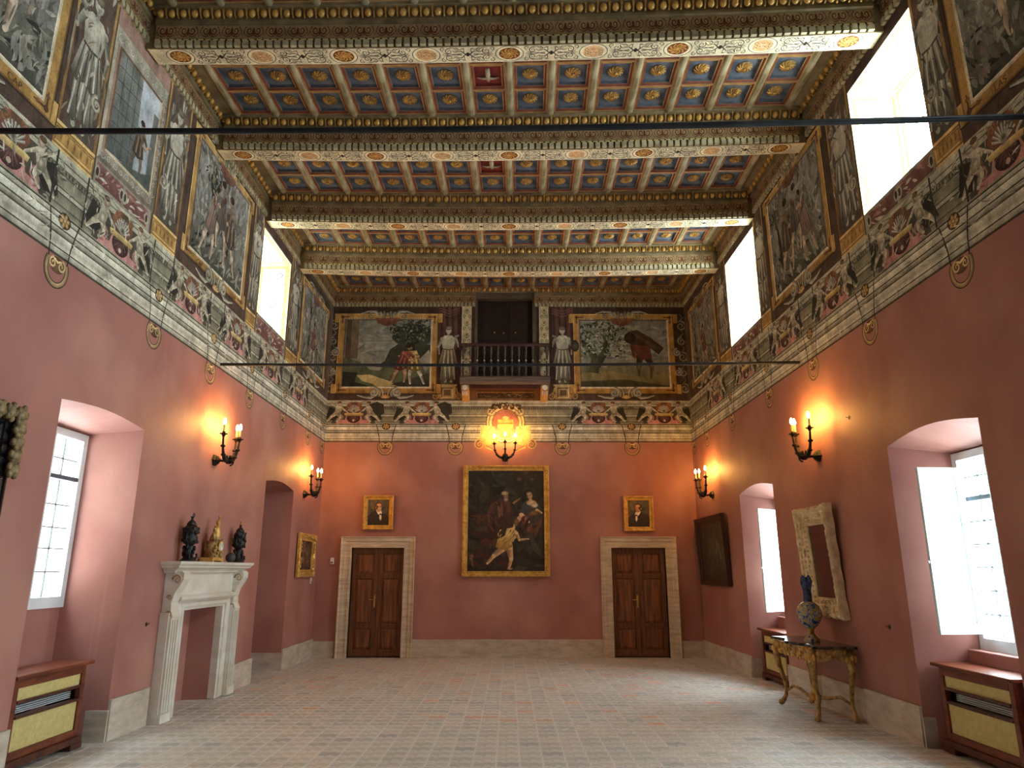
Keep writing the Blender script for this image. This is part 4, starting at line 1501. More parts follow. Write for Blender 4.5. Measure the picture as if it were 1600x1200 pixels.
        for k in range(7):
            x = a + (b - a) * (k + 0.5) / 7
            p.stroke([(x, 6.99), (x + 0.02, 6.5), (x - 0.01, 5.3)], 0.03, (112, 70, 60) if k % 2 else (62, 42, 38), 0.02)
        for k in range(3):
            p.stroke([(a, 6.95 - 0.05 * k), ((a + b) / 2, 6.88 - 0.06 * k), (b, 6.95 - 0.05 * k)], 0.02, (130, 86, 72), 0.02)
        p.rect(us - 0.17, 4.97, us + 0.17, 5.26, (150, 116, 66), (196, 160, 100))
        p.box(us - 0.12, 5.0, us + 0.12, 5.22, 0.02, (96, 70, 40), (216, 184, 120))
        p.rect(us - 0.07, 5.05, us + 0.07, 5.17, (104, 84, 62))
        p.rect(us - 0.20, 5.25, us + 0.20, 5.29, (216, 184, 120), (176, 140, 84))
        for s in (-1, 1):
            p.spiral(us + s * 0.245, 5.03, 0.07, 1.5, s, 0.035, (206, 160, 80), a0=PI / 2, shade=(130, 88, 40))
            p.stroke([(us + s * 0.18, 5.22), (us + s * 0.2, 5.12), (us + s * 0.30, 5.06)], 0.035, (206, 160, 80), 0.02, shade=(130, 88, 40))
        p_statue(p, us, 5.29, 1.28, -d, 3)
        if d > 0:
            p.ell(us + 0.26, 6.12, 0.09, 0.13, (92, 84, 66), (58, 52, 42), n=12)
        pa, pb = (-0.985, -0.775) if d < 0 else (0.64, 0.85)
        p.rect(pa - 0.06, 5.3, pb + 0.06, 6.99, (70, 46, 40))
        p.rect(pa, 5.3, pb, 6.99, (196, 180, 132))
        p.box(pa, 5.3, pb, 6.99, 0.012, (232, 214, 166), (110, 84, 50))
        mid = (pa + pb) / 2
        ink = (84, 66, 44)
        for k in range(6):
            z = 5.42 + 0.27 * k
            for s in (-1, 1):
                p.spiral(mid + s * 0.045, z, 0.04, 1.4, s, 0.013, ink, a0=-PI / 2)
                p.stroke([(mid, z + 0.06), (mid + s * 0.05, z + 0.10), (mid + s * 0.02, z + 0.16)], 0.013, ink, 0.005)
            p.ell(mid, z + 0.13, 0.018, 0.035, (150, 110, 60), ink, n=8)
        out.append(p.build('painted_statue', FRESCO, wall_back))
        lettering('XXXII' if d < 0 else 'LVIN', 0.075, ((u0 + u1) / 2 - 0.52, DB - 0.02, z0 - 0.13), (PI / 2, 0, 0), LETTER, wall_back)
        lettering('CAP', 0.075, ((u0 + u1) / 2 + 0.52, DB - 0.02, z0 - 0.13), (PI / 2, 0, 0), LETTER, wall_back)
    # panel of marbling between the balcony brackets, and the coat of arms below
    p = Paint((0, DB, 0), (1, 0, 0), (0, 0, 1), (0, -1, 0), base=0.00418); p.mute, p.gain = 0.22, 1.1
    p.rect(-0.92, 4.95, 0.78, 5.30, (120, 84, 46), (140, 100, 58))
    p.rect(-0.66, 5.0, 0.52, 5.11, (74, 56, 38)); p.box(-0.66, 4.99, 0.52, 5.12, 0.014, (176, 132, 72), (84, 58, 34))
    p_strokes(p, -0.64, 5.0, 0.50, 5.11, 40, ((120, 92, 56), (60, 48, 36), (150, 116, 70)), 0.12, 0.02, 0.2, 6)
    for k in range(4):
        p.rect(-0.66, 5.14 + 0.04 * k, 0.52, 5.155 + 0.04 * k, (78, 48, 32))
    cx = -0.065
    for r, c in ((1.0, (70, 52, 34)), (0.96, (212, 186, 120)), (0.86, (110, 84, 46)), (0.82, (226, 200, 132)), (0.7, (140, 100, 52))):
        p.ell(cx, 4.48, 0.40 * r, 0.42 * r, c, n=24)
    p.ell(cx, 4.46, 0.255, 0.30, (178, 104, 84), n=24)
    p.poly([(cx - 0.16, 4.55), (cx + 0.16, 4.55), (cx + 0.16, 4.40), (cx, 4.24), (cx - 0.16, 4.40)], (216, 170, 84))
    p.stroke([(cx - 0.15, 4.47), (cx + 0.15, 4.47)], 0.03, (176, 110, 54)); p.ell(cx, 4.58, 0.07, 0.04, (226, 190, 110), n=10)
    for d in (-1, 1):
        p.push(cx, 4.3, d, 1)
        p.spiral(0.30, 0.42, 0.10, 1.4, 1, 0.05, (216, 190, 128), a0=PI, shade=(120, 88, 48))
        p.stroke([(0.06, 0.54), (0.2, 0.55), (0.30, 0.45)], 0.05, (206, 180, 116), 0.03, shade=(120, 88, 48))
        p.poly([(0.22, 0.10), (0.50, 0.14), (0.52, -0.14), (0.40, -0.30), (0.14, -0.22), (0.2, -0.05)], (170, 132, 72), (216, 186, 120))
        p.spiral(0.52, -0.26, 0.10, 1.5, -1, 0.05, (206, 172, 104), a0=PI / 2, shade=(96, 66, 38))
        p.spiral(0.30, -0.16, 0.10, 1.4, 1, 0.045, (224, 196, 132), a0=0.4, shade=(120, 84, 46))
        p.stroke([(0.40, -0.30), (0.28, -0.36), (0.2, -0.40)], 0.06, (206, 172, 104), 0.02, shade=(96, 66, 38))
        p.stroke([(0.3, 0.1), (0.38, 0.0), (0.36, -0.12)], 0.05, (226, 200, 140), 0.02, shade=(150, 110, 60))
        p.pop()
    rn = random.Random(2)
    for k in range(34):
        a = rn.uniform(-0.30, 0.30)
        p.ell(cx + a, 4.84 + rn.uniform(-0.04, 0.06) - abs(a) * 0.15, rn.uniform(0.02, 0.045), rn.uniform(0.015, 0.03), jit((110, 76, 46), 26, rn), (52, 38, 28), rot=rn.uniform(0, 3), n=7)
    p.ell(cx, 4.80, 0.06, 0.05, (150, 110, 66), (70, 48, 30), n=10)
    out.append(p.build('painted_coat_of_arms', FRESCO, wall_back))
    return out
back_frieze()

# ---- side wall friezes
GREYS = ((146, 140, 124), (108, 102, 88), (176, 170, 152), (84, 78, 66), (124, 108, 88), (150, 126, 96), (68, 62, 54))
def side_frieze(side):
    X = side * W
    wall = wall_left if side < 0 else wall_right
    sd = 100 if side < 0 else 200
    def new(base=0.0008):
        q = Paint((X, 0, 0), (0, 1, 0), (0, 0, 1), (-side, 0, 0), base=base)
        q.gain, q.mute = 1.1, 0.34
        return q
    # cornice, entablature, putti
    p = new()
    edges = [3.45, 4.2, 5.4, 6.8, 8.3, 9.8, 11.4, 12.9, DB]
    for a, b in zip(edges[:-1], edges[1:]):
        p_cornice(p, a, b)
        p_entab(p, a, b)
    pend = (5.40, 7.05, 8.50, 9.88, 11.42, 12.93, 13.95) if side < 0 else (5.36, 6.88, 8.28, 9.79, 11.51, 13.05, 13.98)
    for u in pend: p_pendant(p, u)
    p_pendant(p, 3.95)
    for i, (a, b) in enumerate(zip((3.95,) + pend[:-1], pend)):
        if b - a < 1.2: continue
        p_putti_group(p, (a + b) / 2, 1.02, sd + i)
        # block of entablature breaking forward, with its dark edge
        for s in (-1, 1):
            uu = (a if s > 0 else b) + s * 0.22
            p.rect(uu - 0.012, 4.46, uu + 0.012, 4.94, (58, 54, 46))
    p_strokes(p, 4.0, 4.46, DB, 4.93, 420, ((176, 170, 150), (120, 114, 98), (150, 140, 120), (92, 86, 74), (196, 190, 172)), 0.09, 0.014, None, sd + 5)
    p_strokes(p, 4.0, 4.11, DB, 4.44, 160, ((196, 190, 170), (150, 144, 126)), 0.2, 0.01, 0.0, sd + 6)
    p.build('painted_entablature', FRESCO, wall)
    win = [(5.46, 6.70) if side > 0 else (5.66, 6.68), (9.84, 11.22)]
    # bays of figures
    p = new(0.00300)
    for a, b, st in ((5.08, 5.46 if side > 0 else 5.64, 1), (6.72, 7.26, -1), (9.42, 9.80, 1), (11.26, 11.86, -1)):
        p.rect(a, 4.945, b, 6.9, (92, 70, 58), (104, 78, 64))
        p_strokes(p, a, 5.2, b, 6.85, 60, GREYS + ((150, 104, 58), (104, 66, 56)), 0.22, 0.03, PI / 2, sd + int(a * 10))
        p.rect(a, 5.18, a + 0.035, 6.85, OCHRE_D, OCHRE); p.rect(b - 0.035, 5.18, b, 6.85, OCHRE_D, OCHRE)
        p_goldbase(p, a, b)
        p.clip = (a, 4.945, b, 6.9)
        p_statue(p, (a + b) / 2, 5.19, 1.46, st * side, 7, (166, 160, 140), (82, 76, 64))
        p_strokes(p, a, 5.2, b, 6.5, 26, GREYS, 0.14, 0.022, 1.4, sd + int(a * 7))
        p_volute(p, b - 0.10 if st > 0 else a + 0.10, 5.62, 0.085, st)
        p_volute(p, a + 0.10 if st > 0 else b - 0.10, 6.45, 0.07, -st)
        p.clip = None
    p.build('painted_figures', FRESCO, wall)
    # dado panels of mock red marble below the high windows
    p = new(0.00305)
    for a, b in ((win[0][0], win[0][1]), (win[1][0], win[1][1])):
        a, b = a + 0.005, b - 0.005
        zt = 5.16 if side > 0 or a > 9 else 5.18
        if side < 0 and a > 9: zt = 5.24
        p.rect(a, 4.945, b, zt, (150, 138, 118))
        n = 2
        for k in range(n):
            c, d = a + 0.03 + (b - a - 0.06) * k / n, a + 0.03 + (b - a - 0.06) * (k + 1) / n - 0.04
            p.rect(c, 4.97, d, zt - 0.025, (112, 62, 58), (146, 90, 82))
            p_strokes(p, c, 4.97, d, zt - 0.025, 16, ((176, 120, 108), (196, 182, 160), (120, 66, 60)), 0.16, 0.03, 0.3, sd + k)
            for s in (c + 0.01, d - 0.01):
                p.ell(s, 5.06, 0.045, 0.07, (206, 196, 172), (150, 140, 118), n=10)
                p.ell(s, 5.06, 0.024, 0.045, (70, 56, 50), n=8)
        if side > 0 or a > 9: p.rect(a, 6.66, b, 6.9, (84, 58, 52), (98, 70, 62))
    p.build('painted_dado', FRESCO, wall)
    # picture panels
    for i, (u0, u1, w) in enumerate(((3.6, 4.88, 0.14), (7.56, 9.16, 0.13), (12.10, 13.62, 0.13))):
        p = new(0.00310)
        z0, z1 = 5.23, 6.62
        fu0 = u0 - w - 0.1
        p.rect(max(fu0 - 0.1, 3.42), 4.945, min(u1 + w + 0.14, DB - 0.01), 6.9, (86, 62, 50), (78, 58, 48))
        p_frame(p, u0, z0, u1, z1, w, 0.06)
        p.clip = (u0, z0, u1, z1)
        p.rect(u0, z0, u1, z1, (104, 102, 88), (142, 142, 136))
        p_strokes(p, u0, z0 + 0.4, u1, z1, 130, ((150, 150, 142), (118, 116, 104), (92, 90, 78), (166, 162, 150)), 0.26, 0.05, None, sd + i)
        wv = u1 - u0
        p.poly([(u0, z0), (u0, z0 + 0.5), (u0 + wv * 0.3, z0 + 0.28), (u0 + wv * 0.6, z0 + 0.5), (u1, z0 + 0.36), (u1, z0)], (70, 70, 58), (112, 110, 92))
        p_strokes(p, u0, z0, u1, z0 + 0.5, 70, ((60, 62, 52), (104, 104, 84), (140, 136, 112), (48, 48, 42)), 0.2, 0.04, 0.4, sd + 9 + i)
        if i != 0:
            p_tree(p, u0 + wv * (0.25 if side < 0 else 0.8), z0 + 0.3, 1.15, 0.1, sd + i, 0.3, 60)
        p_strokes(p, u0, z0, u1, z1, 140, ((118, 114, 102), (132, 128, 116), (104, 98, 86), (146, 142, 130), (122, 108, 90)), 0.20, 0.05, 1.3, sd + 40 + i)
        if i == 0:
            p_man(p, u1 - 0.62, z0 + 0.16, 1.25, (120, 116, 100), (150, 120, 84), FLESH, d=1)
            p_man(p, u1 - 1.3, z0 + 0.2, 1.2, (130, 84, 66), (160, 110, 84), FLESH, d=-1)
        elif i == 1:
            p_man(p, u0 + wv * 0.28, z0 + 0.06, 1.0, (176, 156, 136), (150, 84, 76), FLESH, d=1, lean=0.1)
            p_man(p, u0 + wv * 0.66, z0 + 0.12, 1.05, (120, 96, 76), (146, 112, 78), FLESH, d=-1)
            p_man(p, u0 + wv * 0.47, z0 + 0.28, 0.95, (140, 132, 116), (110, 66, 60), FLESH, d=-1)
        else:
            p_man(p, u0 + wv * 0.45, z0 + 0.1, 0.8, (140, 76, 62), (170, 110, 88), FLESH, d=1)
        p_strokes(p, u0, z0, u1, z1, 90, ((150, 146, 134), (112, 106, 94), (134, 126, 110), (96, 90, 80)), 0.16, 0.018, 1.45, sd + 70 + i)
        p.clip = None
        p_strap_top(p, (u0 + u1) / 2, z1 + 0.10, 1.0)
        p_strap_bottom(p, (u0 + u1) / 2 - (0.32 if i == 0 else 0), z0 - 0.12, 1.0)
        p.build('painted_scene', FRESCO, wall)
        for uu in ((u0 + u1) / 2 - 0.54, (u0 + u1) / 2 + 0.54 if i else u1 - 0.32):
            if i == 0 and uu < 4: continue
            lettering('CAP' if side < 0 else 'LAS', 0.085, (X - side * 0.022, uu, z0 - 0.135), (PI / 2, 0, PI / 2 if side < 0 else -PI / 2), LETTER, wall)
    if side < 0:                                   # blind window with a painted view
        p = new(0.00315)
        u0, u1, z0, z1 = 5.66, 6.70, 5.18, 6.86
        p.rect(u0, z0, u1, z1, (150, 128, 104), (168, 120, 104))
        p.box(u0, z0, u1, 6.6, 0.05, (176, 164, 136), (120, 108, 86))
        p.rect(u0 + 0.02, 6.42, u1 - 0.02, 6.6, (150, 144, 126), (170, 160, 138))
        for k in range(10):
            p.spiral(u0 + 0.08 + 0.1 * k, 6.51, 0.045, 1.4, 1 if k % 2 else -1, 0.02, (206, 200, 176), a0=k, shade=(96, 92, 78))
        for k in range(9):
            p.spiral(u0 + 0.08 + 0.105 * k, 5.26, 0.04, 1.4, 1 if k % 2 else -1, 0.018, (196, 200, 190), a0=k, shade=(84, 88, 84))
        for k in range(11):
            p.spiral(u1 - 0.06, 5.36 + 0.1 * k, 0.035, 1.3, 1 if k % 2 else -1, 0.016, (206, 200, 176), a0=k, shade=(100, 94, 78))
        a, b, c, d = u0 + 0.12, u1 - 0.13, 5.34, 6.40
        p.box(a - 0.03, c - 0.03, b + 0.03, d + 0.03, 0.03, (120, 84, 60), (196, 176, 140))
        p.rect(a, c, b, d, (150, 160, 172), (176, 184, 196))
        p.poly([(a, c), (a + 0.45, c + 0.05), (a + 0.42, d), (a, d)], (84, 92, 88), (124, 128, 120))
        for k in range(7):
            p.stroke([(a, c + 0.15 * k), (a + 0.43, c + 0.04 + 0.15 * k)], 0.008, (62, 66, 64))
        for k in range(3):
            p.stroke([(a + 0.12 * k + 0.1, c), (a + 0.12 * k + 0.1, d)], 0.007, (62, 66, 64))
        p.rect(b - 0.1, c, b, d - 0.2, (104, 106, 100))
        p_man(p, a + 0.5, c + 0.02, 0.62, (112, 92, 72), (140, 112, 84), (96, 90, 80), d=1)
        p.poly([(a + 0.2, c), (b, c), (b, c + 0.2), (a + 0.6, c + 0.1)], (84, 92, 84))
        p.build('painted_blind_window', FRESCO, wall)
    else:
        pass
for s in (-1, 1): side_frieze(s)

# ---- decorated splays of the high windows: cream and gold borders with grey-blue arabesques
CREAM = mat('cream_plaster', (214, 206, 180), (196, 188, 160), scale=4, rough=0.85)
def splay(side, y0, y1, z0, z1, wall):
    X0, X1 = side * W, side * (W + UD - 0.03)
    m = M()
    a = [(y0, z0), (y1, z0), (y1, z1), (y0, z1)]
    loft(m, a, a, lambda y, z: (X0, y, z), lambda y, z: (side * (W + UD + 0.04), y, z))
    root = m.build('window_splay', CREAM, wall, recalc=False)
    D = UD - 0.06
    def deco(p, w, h):
        g1, g2 = (212, 180, 108), (172, 136, 70)
        p.rect(0, 0, w, h, (218, 216, 204))
        p.box(0, 0, w, h, 0.03, (230, 214, 164), (216, 198, 146))
        p.box(0.035, 0.035, w - 0.035, h - 0.035, 0.03, g1, g2)
        p.box(0.07, 0.07, w - 0.07, h - 0.07, 0.012, g2, g1)
        ink, ink2 = (110, 128, 138), (134, 148, 154)
        n = max(2, round(h / 0.26))
        for k in range(n):
            z = 0.11 + (h - 0.22) * (k + 0.5) / n
            hh = (h - 0.22) / n / 0.26
            for s in (-1, 1):
                p.push(w / 2, z, s * (w - 0.2) / 0.36, hh)
                p.spiral(0.10, 0.02, 0.07, 1.7, 1 if k % 2 else -1, 0.016, ink, a0=-PI / 2)
                p.stroke([(0.0, -0.11), (0.06, -0.08), (0.15, -0.10), (0.165, -0.04)], 0.014, ink2, 0.006)
                p.stroke([(0.01, 0.02), (0.035, 0.08), (0.10, 0.12), (0.155, 0.10)], 0.013, ink, 0.005)
                p.spiral(0.05, 0.07, 0.03, 1.2, -1, 0.010, ink2)
                p.pop()
            p.ell(w / 2, z - 0.1 * hh, 0.018, 0.026, ink, ink2, n=8)
    sx = side
    for yy, N in ((y1, (0, -1, 0)), (y0, (0, 1, 0))):
        p = Paint((X0, yy, z0), (sx, 0, 0), (0, 0, 1), N)
        deco(p, D, z1 - z0)
        p.build('painted_splay', FRESCO, root)
    p = Paint((X0, y0, z1), (sx, 0, 0), (0, 1, 0), (0, 0, -1))
    deco(p, D, y1 - y0)
    p.build('painted_splay', FRESCO, root)
for side in (-1, 1):
    for r in UPPER[side]:
        splay(side, *r, wall_left if side < 0 else wall_right)
# ------------------------------------------------------------------ doors in the end wall
def door(n, a, b, t, label, handle):
    m = M()
    prof = [(0.0, -0.10), (0.0, 0.035), (0.045, 0.04), (0.05, 0.028), (0.12, 0.03), (0.13, 0.05), (0.19, 0.055), (0.21, 0.075), (0.225, 0.075), (0.225, -0.02)]
    vs, fs = [], []
    for o, d in prof:
        oo = o * 0.93
        vs += [(a - oo, DB - d, -0.1), (a - oo, DB - d, t + oo), (b + oo, DB - d, t + oo), (b + oo, DB - d, -0.1)]
    for j in range(len(prof) - 1):
        for k in range(3):
            fs.append((j * 4 + k, j * 4 + k + 1, j * 4 + k + 5, j * 4 + k + 4))
    m.add(vs, fs)
    root = m.build('door_%d' % n, TRAV)
    tag(root, label, 'door', kind='structure')
    mid = (a + b) / 2
    y0 = DB + 0.07
    for s, (p, q) in ((-1, (a + 0.004, mid - 0.002)), (1, (mid + 0.002, b - 0.004))):
        m = M()
        st = 0.085
        zs = [(0.02, 0.14), (0.52, 0.61), (1.43, 1.53), (1.90, t)]
        m.box(p, y0, 0.02, p + st, y0 + 0.045, t); m.box(q - st, y0, 0.02, q, y0 + 0.045, t)
        for za, zb in zs:
            m.box(p + st, y0, za, q - st, y0 + 0.045, zb)
        leaf = m.build('door_leaf', DOORWOOD, root, bevel=0.004)
        for za, zb in ((0.14, 0.52), (0.61, 1.43), (1.53, 1.90)):
            m = M()
            u, v = p + st, q - st
            m.box(u, y0 + 0.028, za, v, y0 + 0.04, zb)
            w = 0.05
            m.add([(u, y0 + 0.028, za), (v, y0 + 0.028, za), (v, y0 + 0.028, zb), (u, y0 + 0.028, zb),
                   (u + w, y0 + 0.008, za + w), (v - w, y0 + 0.008, za + w), (v - w, y0 + 0.008, zb - w), (u + w, y0 + 0.008, zb - w)],
                  [(0, 1, 5, 4), (1, 2, 6, 5), (2, 3, 7, 6), (3, 0, 4, 7), (4, 5, 6, 7)])
            m.build('door_panel', DOORPANEL, leaf)
        if s == (1 if handle > 0 else -1):
            hx = mid + (0.04 if s > 0 else -0.04)
            m = M()
            m.box(hx - 0.016, y0 - 0.008, 0.90, hx + 0.016, y0, 1.13)
            m.tube([(hx, y0 - 0.005, 1.04), (hx, y0 - 0.05, 1.04), (hx - 0.09 * s * -1, y0 - 0.055, 1.045)], 0.009, 8)
            m.ell((hx, y0 - 0.01, 0.95), 0.012)
            m.build('door_handle', BRASS, leaf, smooth=True)
    m = M().box(a - 0.3, DB + 0.2, -0.1, b + 0.3, DB + 0.25, t + 0.2)
    m.build('door_backing', DARKWOOD, root)
door(1, *DOORS[0], 'walnut double door in a travertine surround under the portrait of a white-bearded man', -1)
door(2, *DOORS[1], 'walnut double door in a travertine surround under the portrait of a clean-shaven man', -1)

# ------------------------------------------------------------------ balcony with its dark door
bal = thing('balcony', 'dark turned-baluster balcony high in the painted frieze', 'balcony', (-0.075, DB, 0))
YB = -0.45
m = M()
m.prism([(0.0, 5.18), (0.0, 5.32), (YB - 0.05, 5.32), (YB - 0.05, 5.285), (YB - 0.02, 5.275), (YB - 0.02, 5.22), (YB + 0.02, 5.18)], lambda p, q, t: (t, p, q), -0.90, 0.90)
m.build('floor_slab', mat('grey_wood', (112, 96, 88), (78, 66, 60), scale=4, rough=0.6, stretch=(0.6, 6, 6)), bal)
m = M()
for k in range(5):
    m.box(-0.70, -0.40 + 0.075 * k, 5.10 + 0.012 * k, 0.70, -0.36 + 0.075 * k, 5.18)
m.build('underboards', CABDARK, bal)
for s in (-1, 1):
    m = M()
    prof = [(0.0, 4.92), (-0.10, 4.95), (-0.17, 5.02), (-0.34, 5.05), (-0.40, 5.10), (-0.40, 5.18), (0.0, 5.18)]
    m.prism(prof, lambda p, q, t: (t, p, q), s * 0.80 - 0.075, s * 0.80 + 0.075)
    br = m.build('bracket', GOLDLINE, bal, bevel=0.006)
    m = M()
    m.lathe([(0.055, 0.0), (0.05, 0.012), (0.02, 0.016)], 12, (s * 0.80, -0.40, 5.12), axis='y')
    for k in range(3):
        m.box(s * 0.80 - 0.05 + 0.038 * k, -0.36, 4.98, s * 0.80 - 0.03 + 0.038 * k, -0.33, 5.06)
    m.build('bracket_boss', PALEBEAD, br, smooth=True)
m = M()
hr = [(0.035, 5.97), (-0.035, 5.97), (-0.045, 6.0), (-0.035, 6.03), (0.035, 6.03), (0.045, 6.0)]
m.prism([(YB + 0.02 + p, q) for p, q in hr], lambda p, q, t: (t, p, q), -0.90, 0.90)
for s in (-1, 1):
    m.prism([(s * 0.86 + p, q) for p, q in hr], lambda p, q, t: (p, t, q), YB, 0.0)
m.box(-0.90, YB - 0.02, 5.32, 0.90, YB + 0.06, 5.345)
m.build('handrail', mat('red_brown_wood', (82, 52, 46), (52, 34, 30), scale=4, rough=0.45, stretch=(0.6, 6, 6)), bal)
bprof = [(0.014, 0.0), (0.026, 0.01), (0.026, 0.03), (0.013, 0.045), (0.018, 0.10), (0.026, 0.16), (0.020, 0.24), (0.014, 0.30), (0.022, 0.32), (0.022, 0.335), (0.013, 0.35),
         (0.016, 0.42), (0.026, 0.50), (0.016, 0.575), (0.024, 0.59), (0.024, 0.625)]
m = M(); m.lathe(bprof, 10)
b0 = m.build('baluster', mat('baluster_wood', (92, 80, 74), (58, 50, 46), scale=5, rough=0.45, stretch=(4, 4, 1)), bal, smooth=True, loc=(-0.84, YB + 0.02, 5.345))
m = M(); m.ell((0, -0.022, 0.325), 0.014, 8, 6)
d0 = m.build('bead', PALEBEAD, b0, smooth='all')
spots = [(-0.84 + 0.14 * k, YB + 0.02) for k in range(13)] + [(s * 0.86, YB + 0.16 + 0.14 * k) for s in (-1, 1) for k in range(2)]
for k, (x, y) in enumerate(spots):
    if k == 0: continue
    o = b0.copy(); COL.objects.link(o); o.parent = bal; o.location = (x, y, 5.345)
    c = d0.copy(); COL.objects.link(c); c.parent = o
m = M()
root = None
bd = thing('door_3', 'dark double door with brass knobs behind the balcony rail', 'door', (-0.08, DB + 0.12, 5.30))
bd['kind'] = 'structure'
for s in (-1, 1):
    m = M()
    p, q = (-0.575, -0.004) if s < 0 else (0.004, 0.575)
    m.box(p, 0, 0.0, q, 0.04, 1.85)
    lf = m.build('door_leaf', DARKWOOD, bd)
    for za, zb in ((0.1, 0.72), (0.82, 1.0), (1.1, 1.75)):
        m = M().box(p + 0.09, -0.012, za, q - 0.09, 0.0, zb)
        m.build('door_panel', DARKWOOD, lf, bevel=0.008)
    m = M(); m.lathe([(0.012, 0.0), (0.008, 0.02), (0.018, 0.03), (0.018, 0.042), (0.006, 0.048)], 10, (s * 0.22 - 0.0, 0.0, 1.14), axis='y')
    m.build('knob', BRASS, lf, smooth=True)
m = M(); m.lathe([(0.012, 0.0), (0.008, 0.02), (0.02, 0.03), (0.02, 0.042), (0.006, 0.048)], 10, (-0.03, 0.0, 1.13), axis='y')
m.build('knob', BRASS, bd, smooth=True)

# ------------------------------------------------------------------ pictures
def picture(name, label, loc, rz, w, h, fw, prof, fmat, paint, tilt=0.0, corners=None, sight=None, cat='painting', group=None):
    """w, h = outer size; prof = fractions of frame width against depth"""
    t = thing(name, label, cat, loc, rz, group)
    if tilt: t.rotation_euler = (tilt, 0, rz)
    iw, ih = w - 2 * fw, h - 2 * fw
    m = M()
    m.frame(iw, ih, [(o * fw, d) for o, d in prof])
    fr = m.build('frame', fmat, t)
    if corners:
        for sx in (-1, 1):
            for sz in (-1, 1):
                m = M()
                cx, cz = sx * (w / 2 - fw / 2), sz * (h / 2 - fw / 2)
                dmax = max(d for o, d in prof)
                for k in range(7):
                    a = 2 * PI * k / 7
                    m.ell((cx + fw * 0.3 * math.cos(a), -dmax, cz + fw * 0.3 * math.sin(a)), (fw * 0.2, fw * 0.16, fw * 0.2), 6, 4)
                m.ell((cx, -dmax - 0.004, cz), fw * 0.2, 8, 5)
                for k in range(3):
                    m.ell((cx - sx * fw * (0.9 + 0.5 * k), -dmax, cz), (fw * 0.24, fw * 0.1, fw * 0.16), 6, 4)
                    m.ell((cx, -dmax, cz - sz * fw * (0.9 + 0.5 * k)), (fw * 0.16, fw * 0.1, fw * 0.24), 6, 4)
                m.build('corner_ornament', corners, fr, smooth='all')
    p = Paint((0, -0.012, 0), (1, 0, 0), (0, 0, 1), (0, -1, 0), step=0.0001, base=0.0)
    p.clip = (-iw / 2 - 0.004, -ih / 2 - 0.004, iw / 2 + 0.004, ih / 2 + 0.004)
    paint(p, iw / 2 + 0.004, ih / 2 + 0.004)
    p.build('canvas', CANVAS, t)
    m = M().box(-w / 2 + 0.01, -0.01, -h / 2 + 0.01, w / 2 - 0.01, -0.001, h / 2 - 0.01)
    m.build('backboard', DARKWOOD, t)
    return t
GPROF = [(0.0, 0.012), (0.02, 0.03), (0.18, 0.034), (0.26, 0.022), (0.5, 0.03), (0.7, 0.06), (0.88, 0.062), (0.94, 0.05), (1.0, 0.045), (1.0, 0.0)]

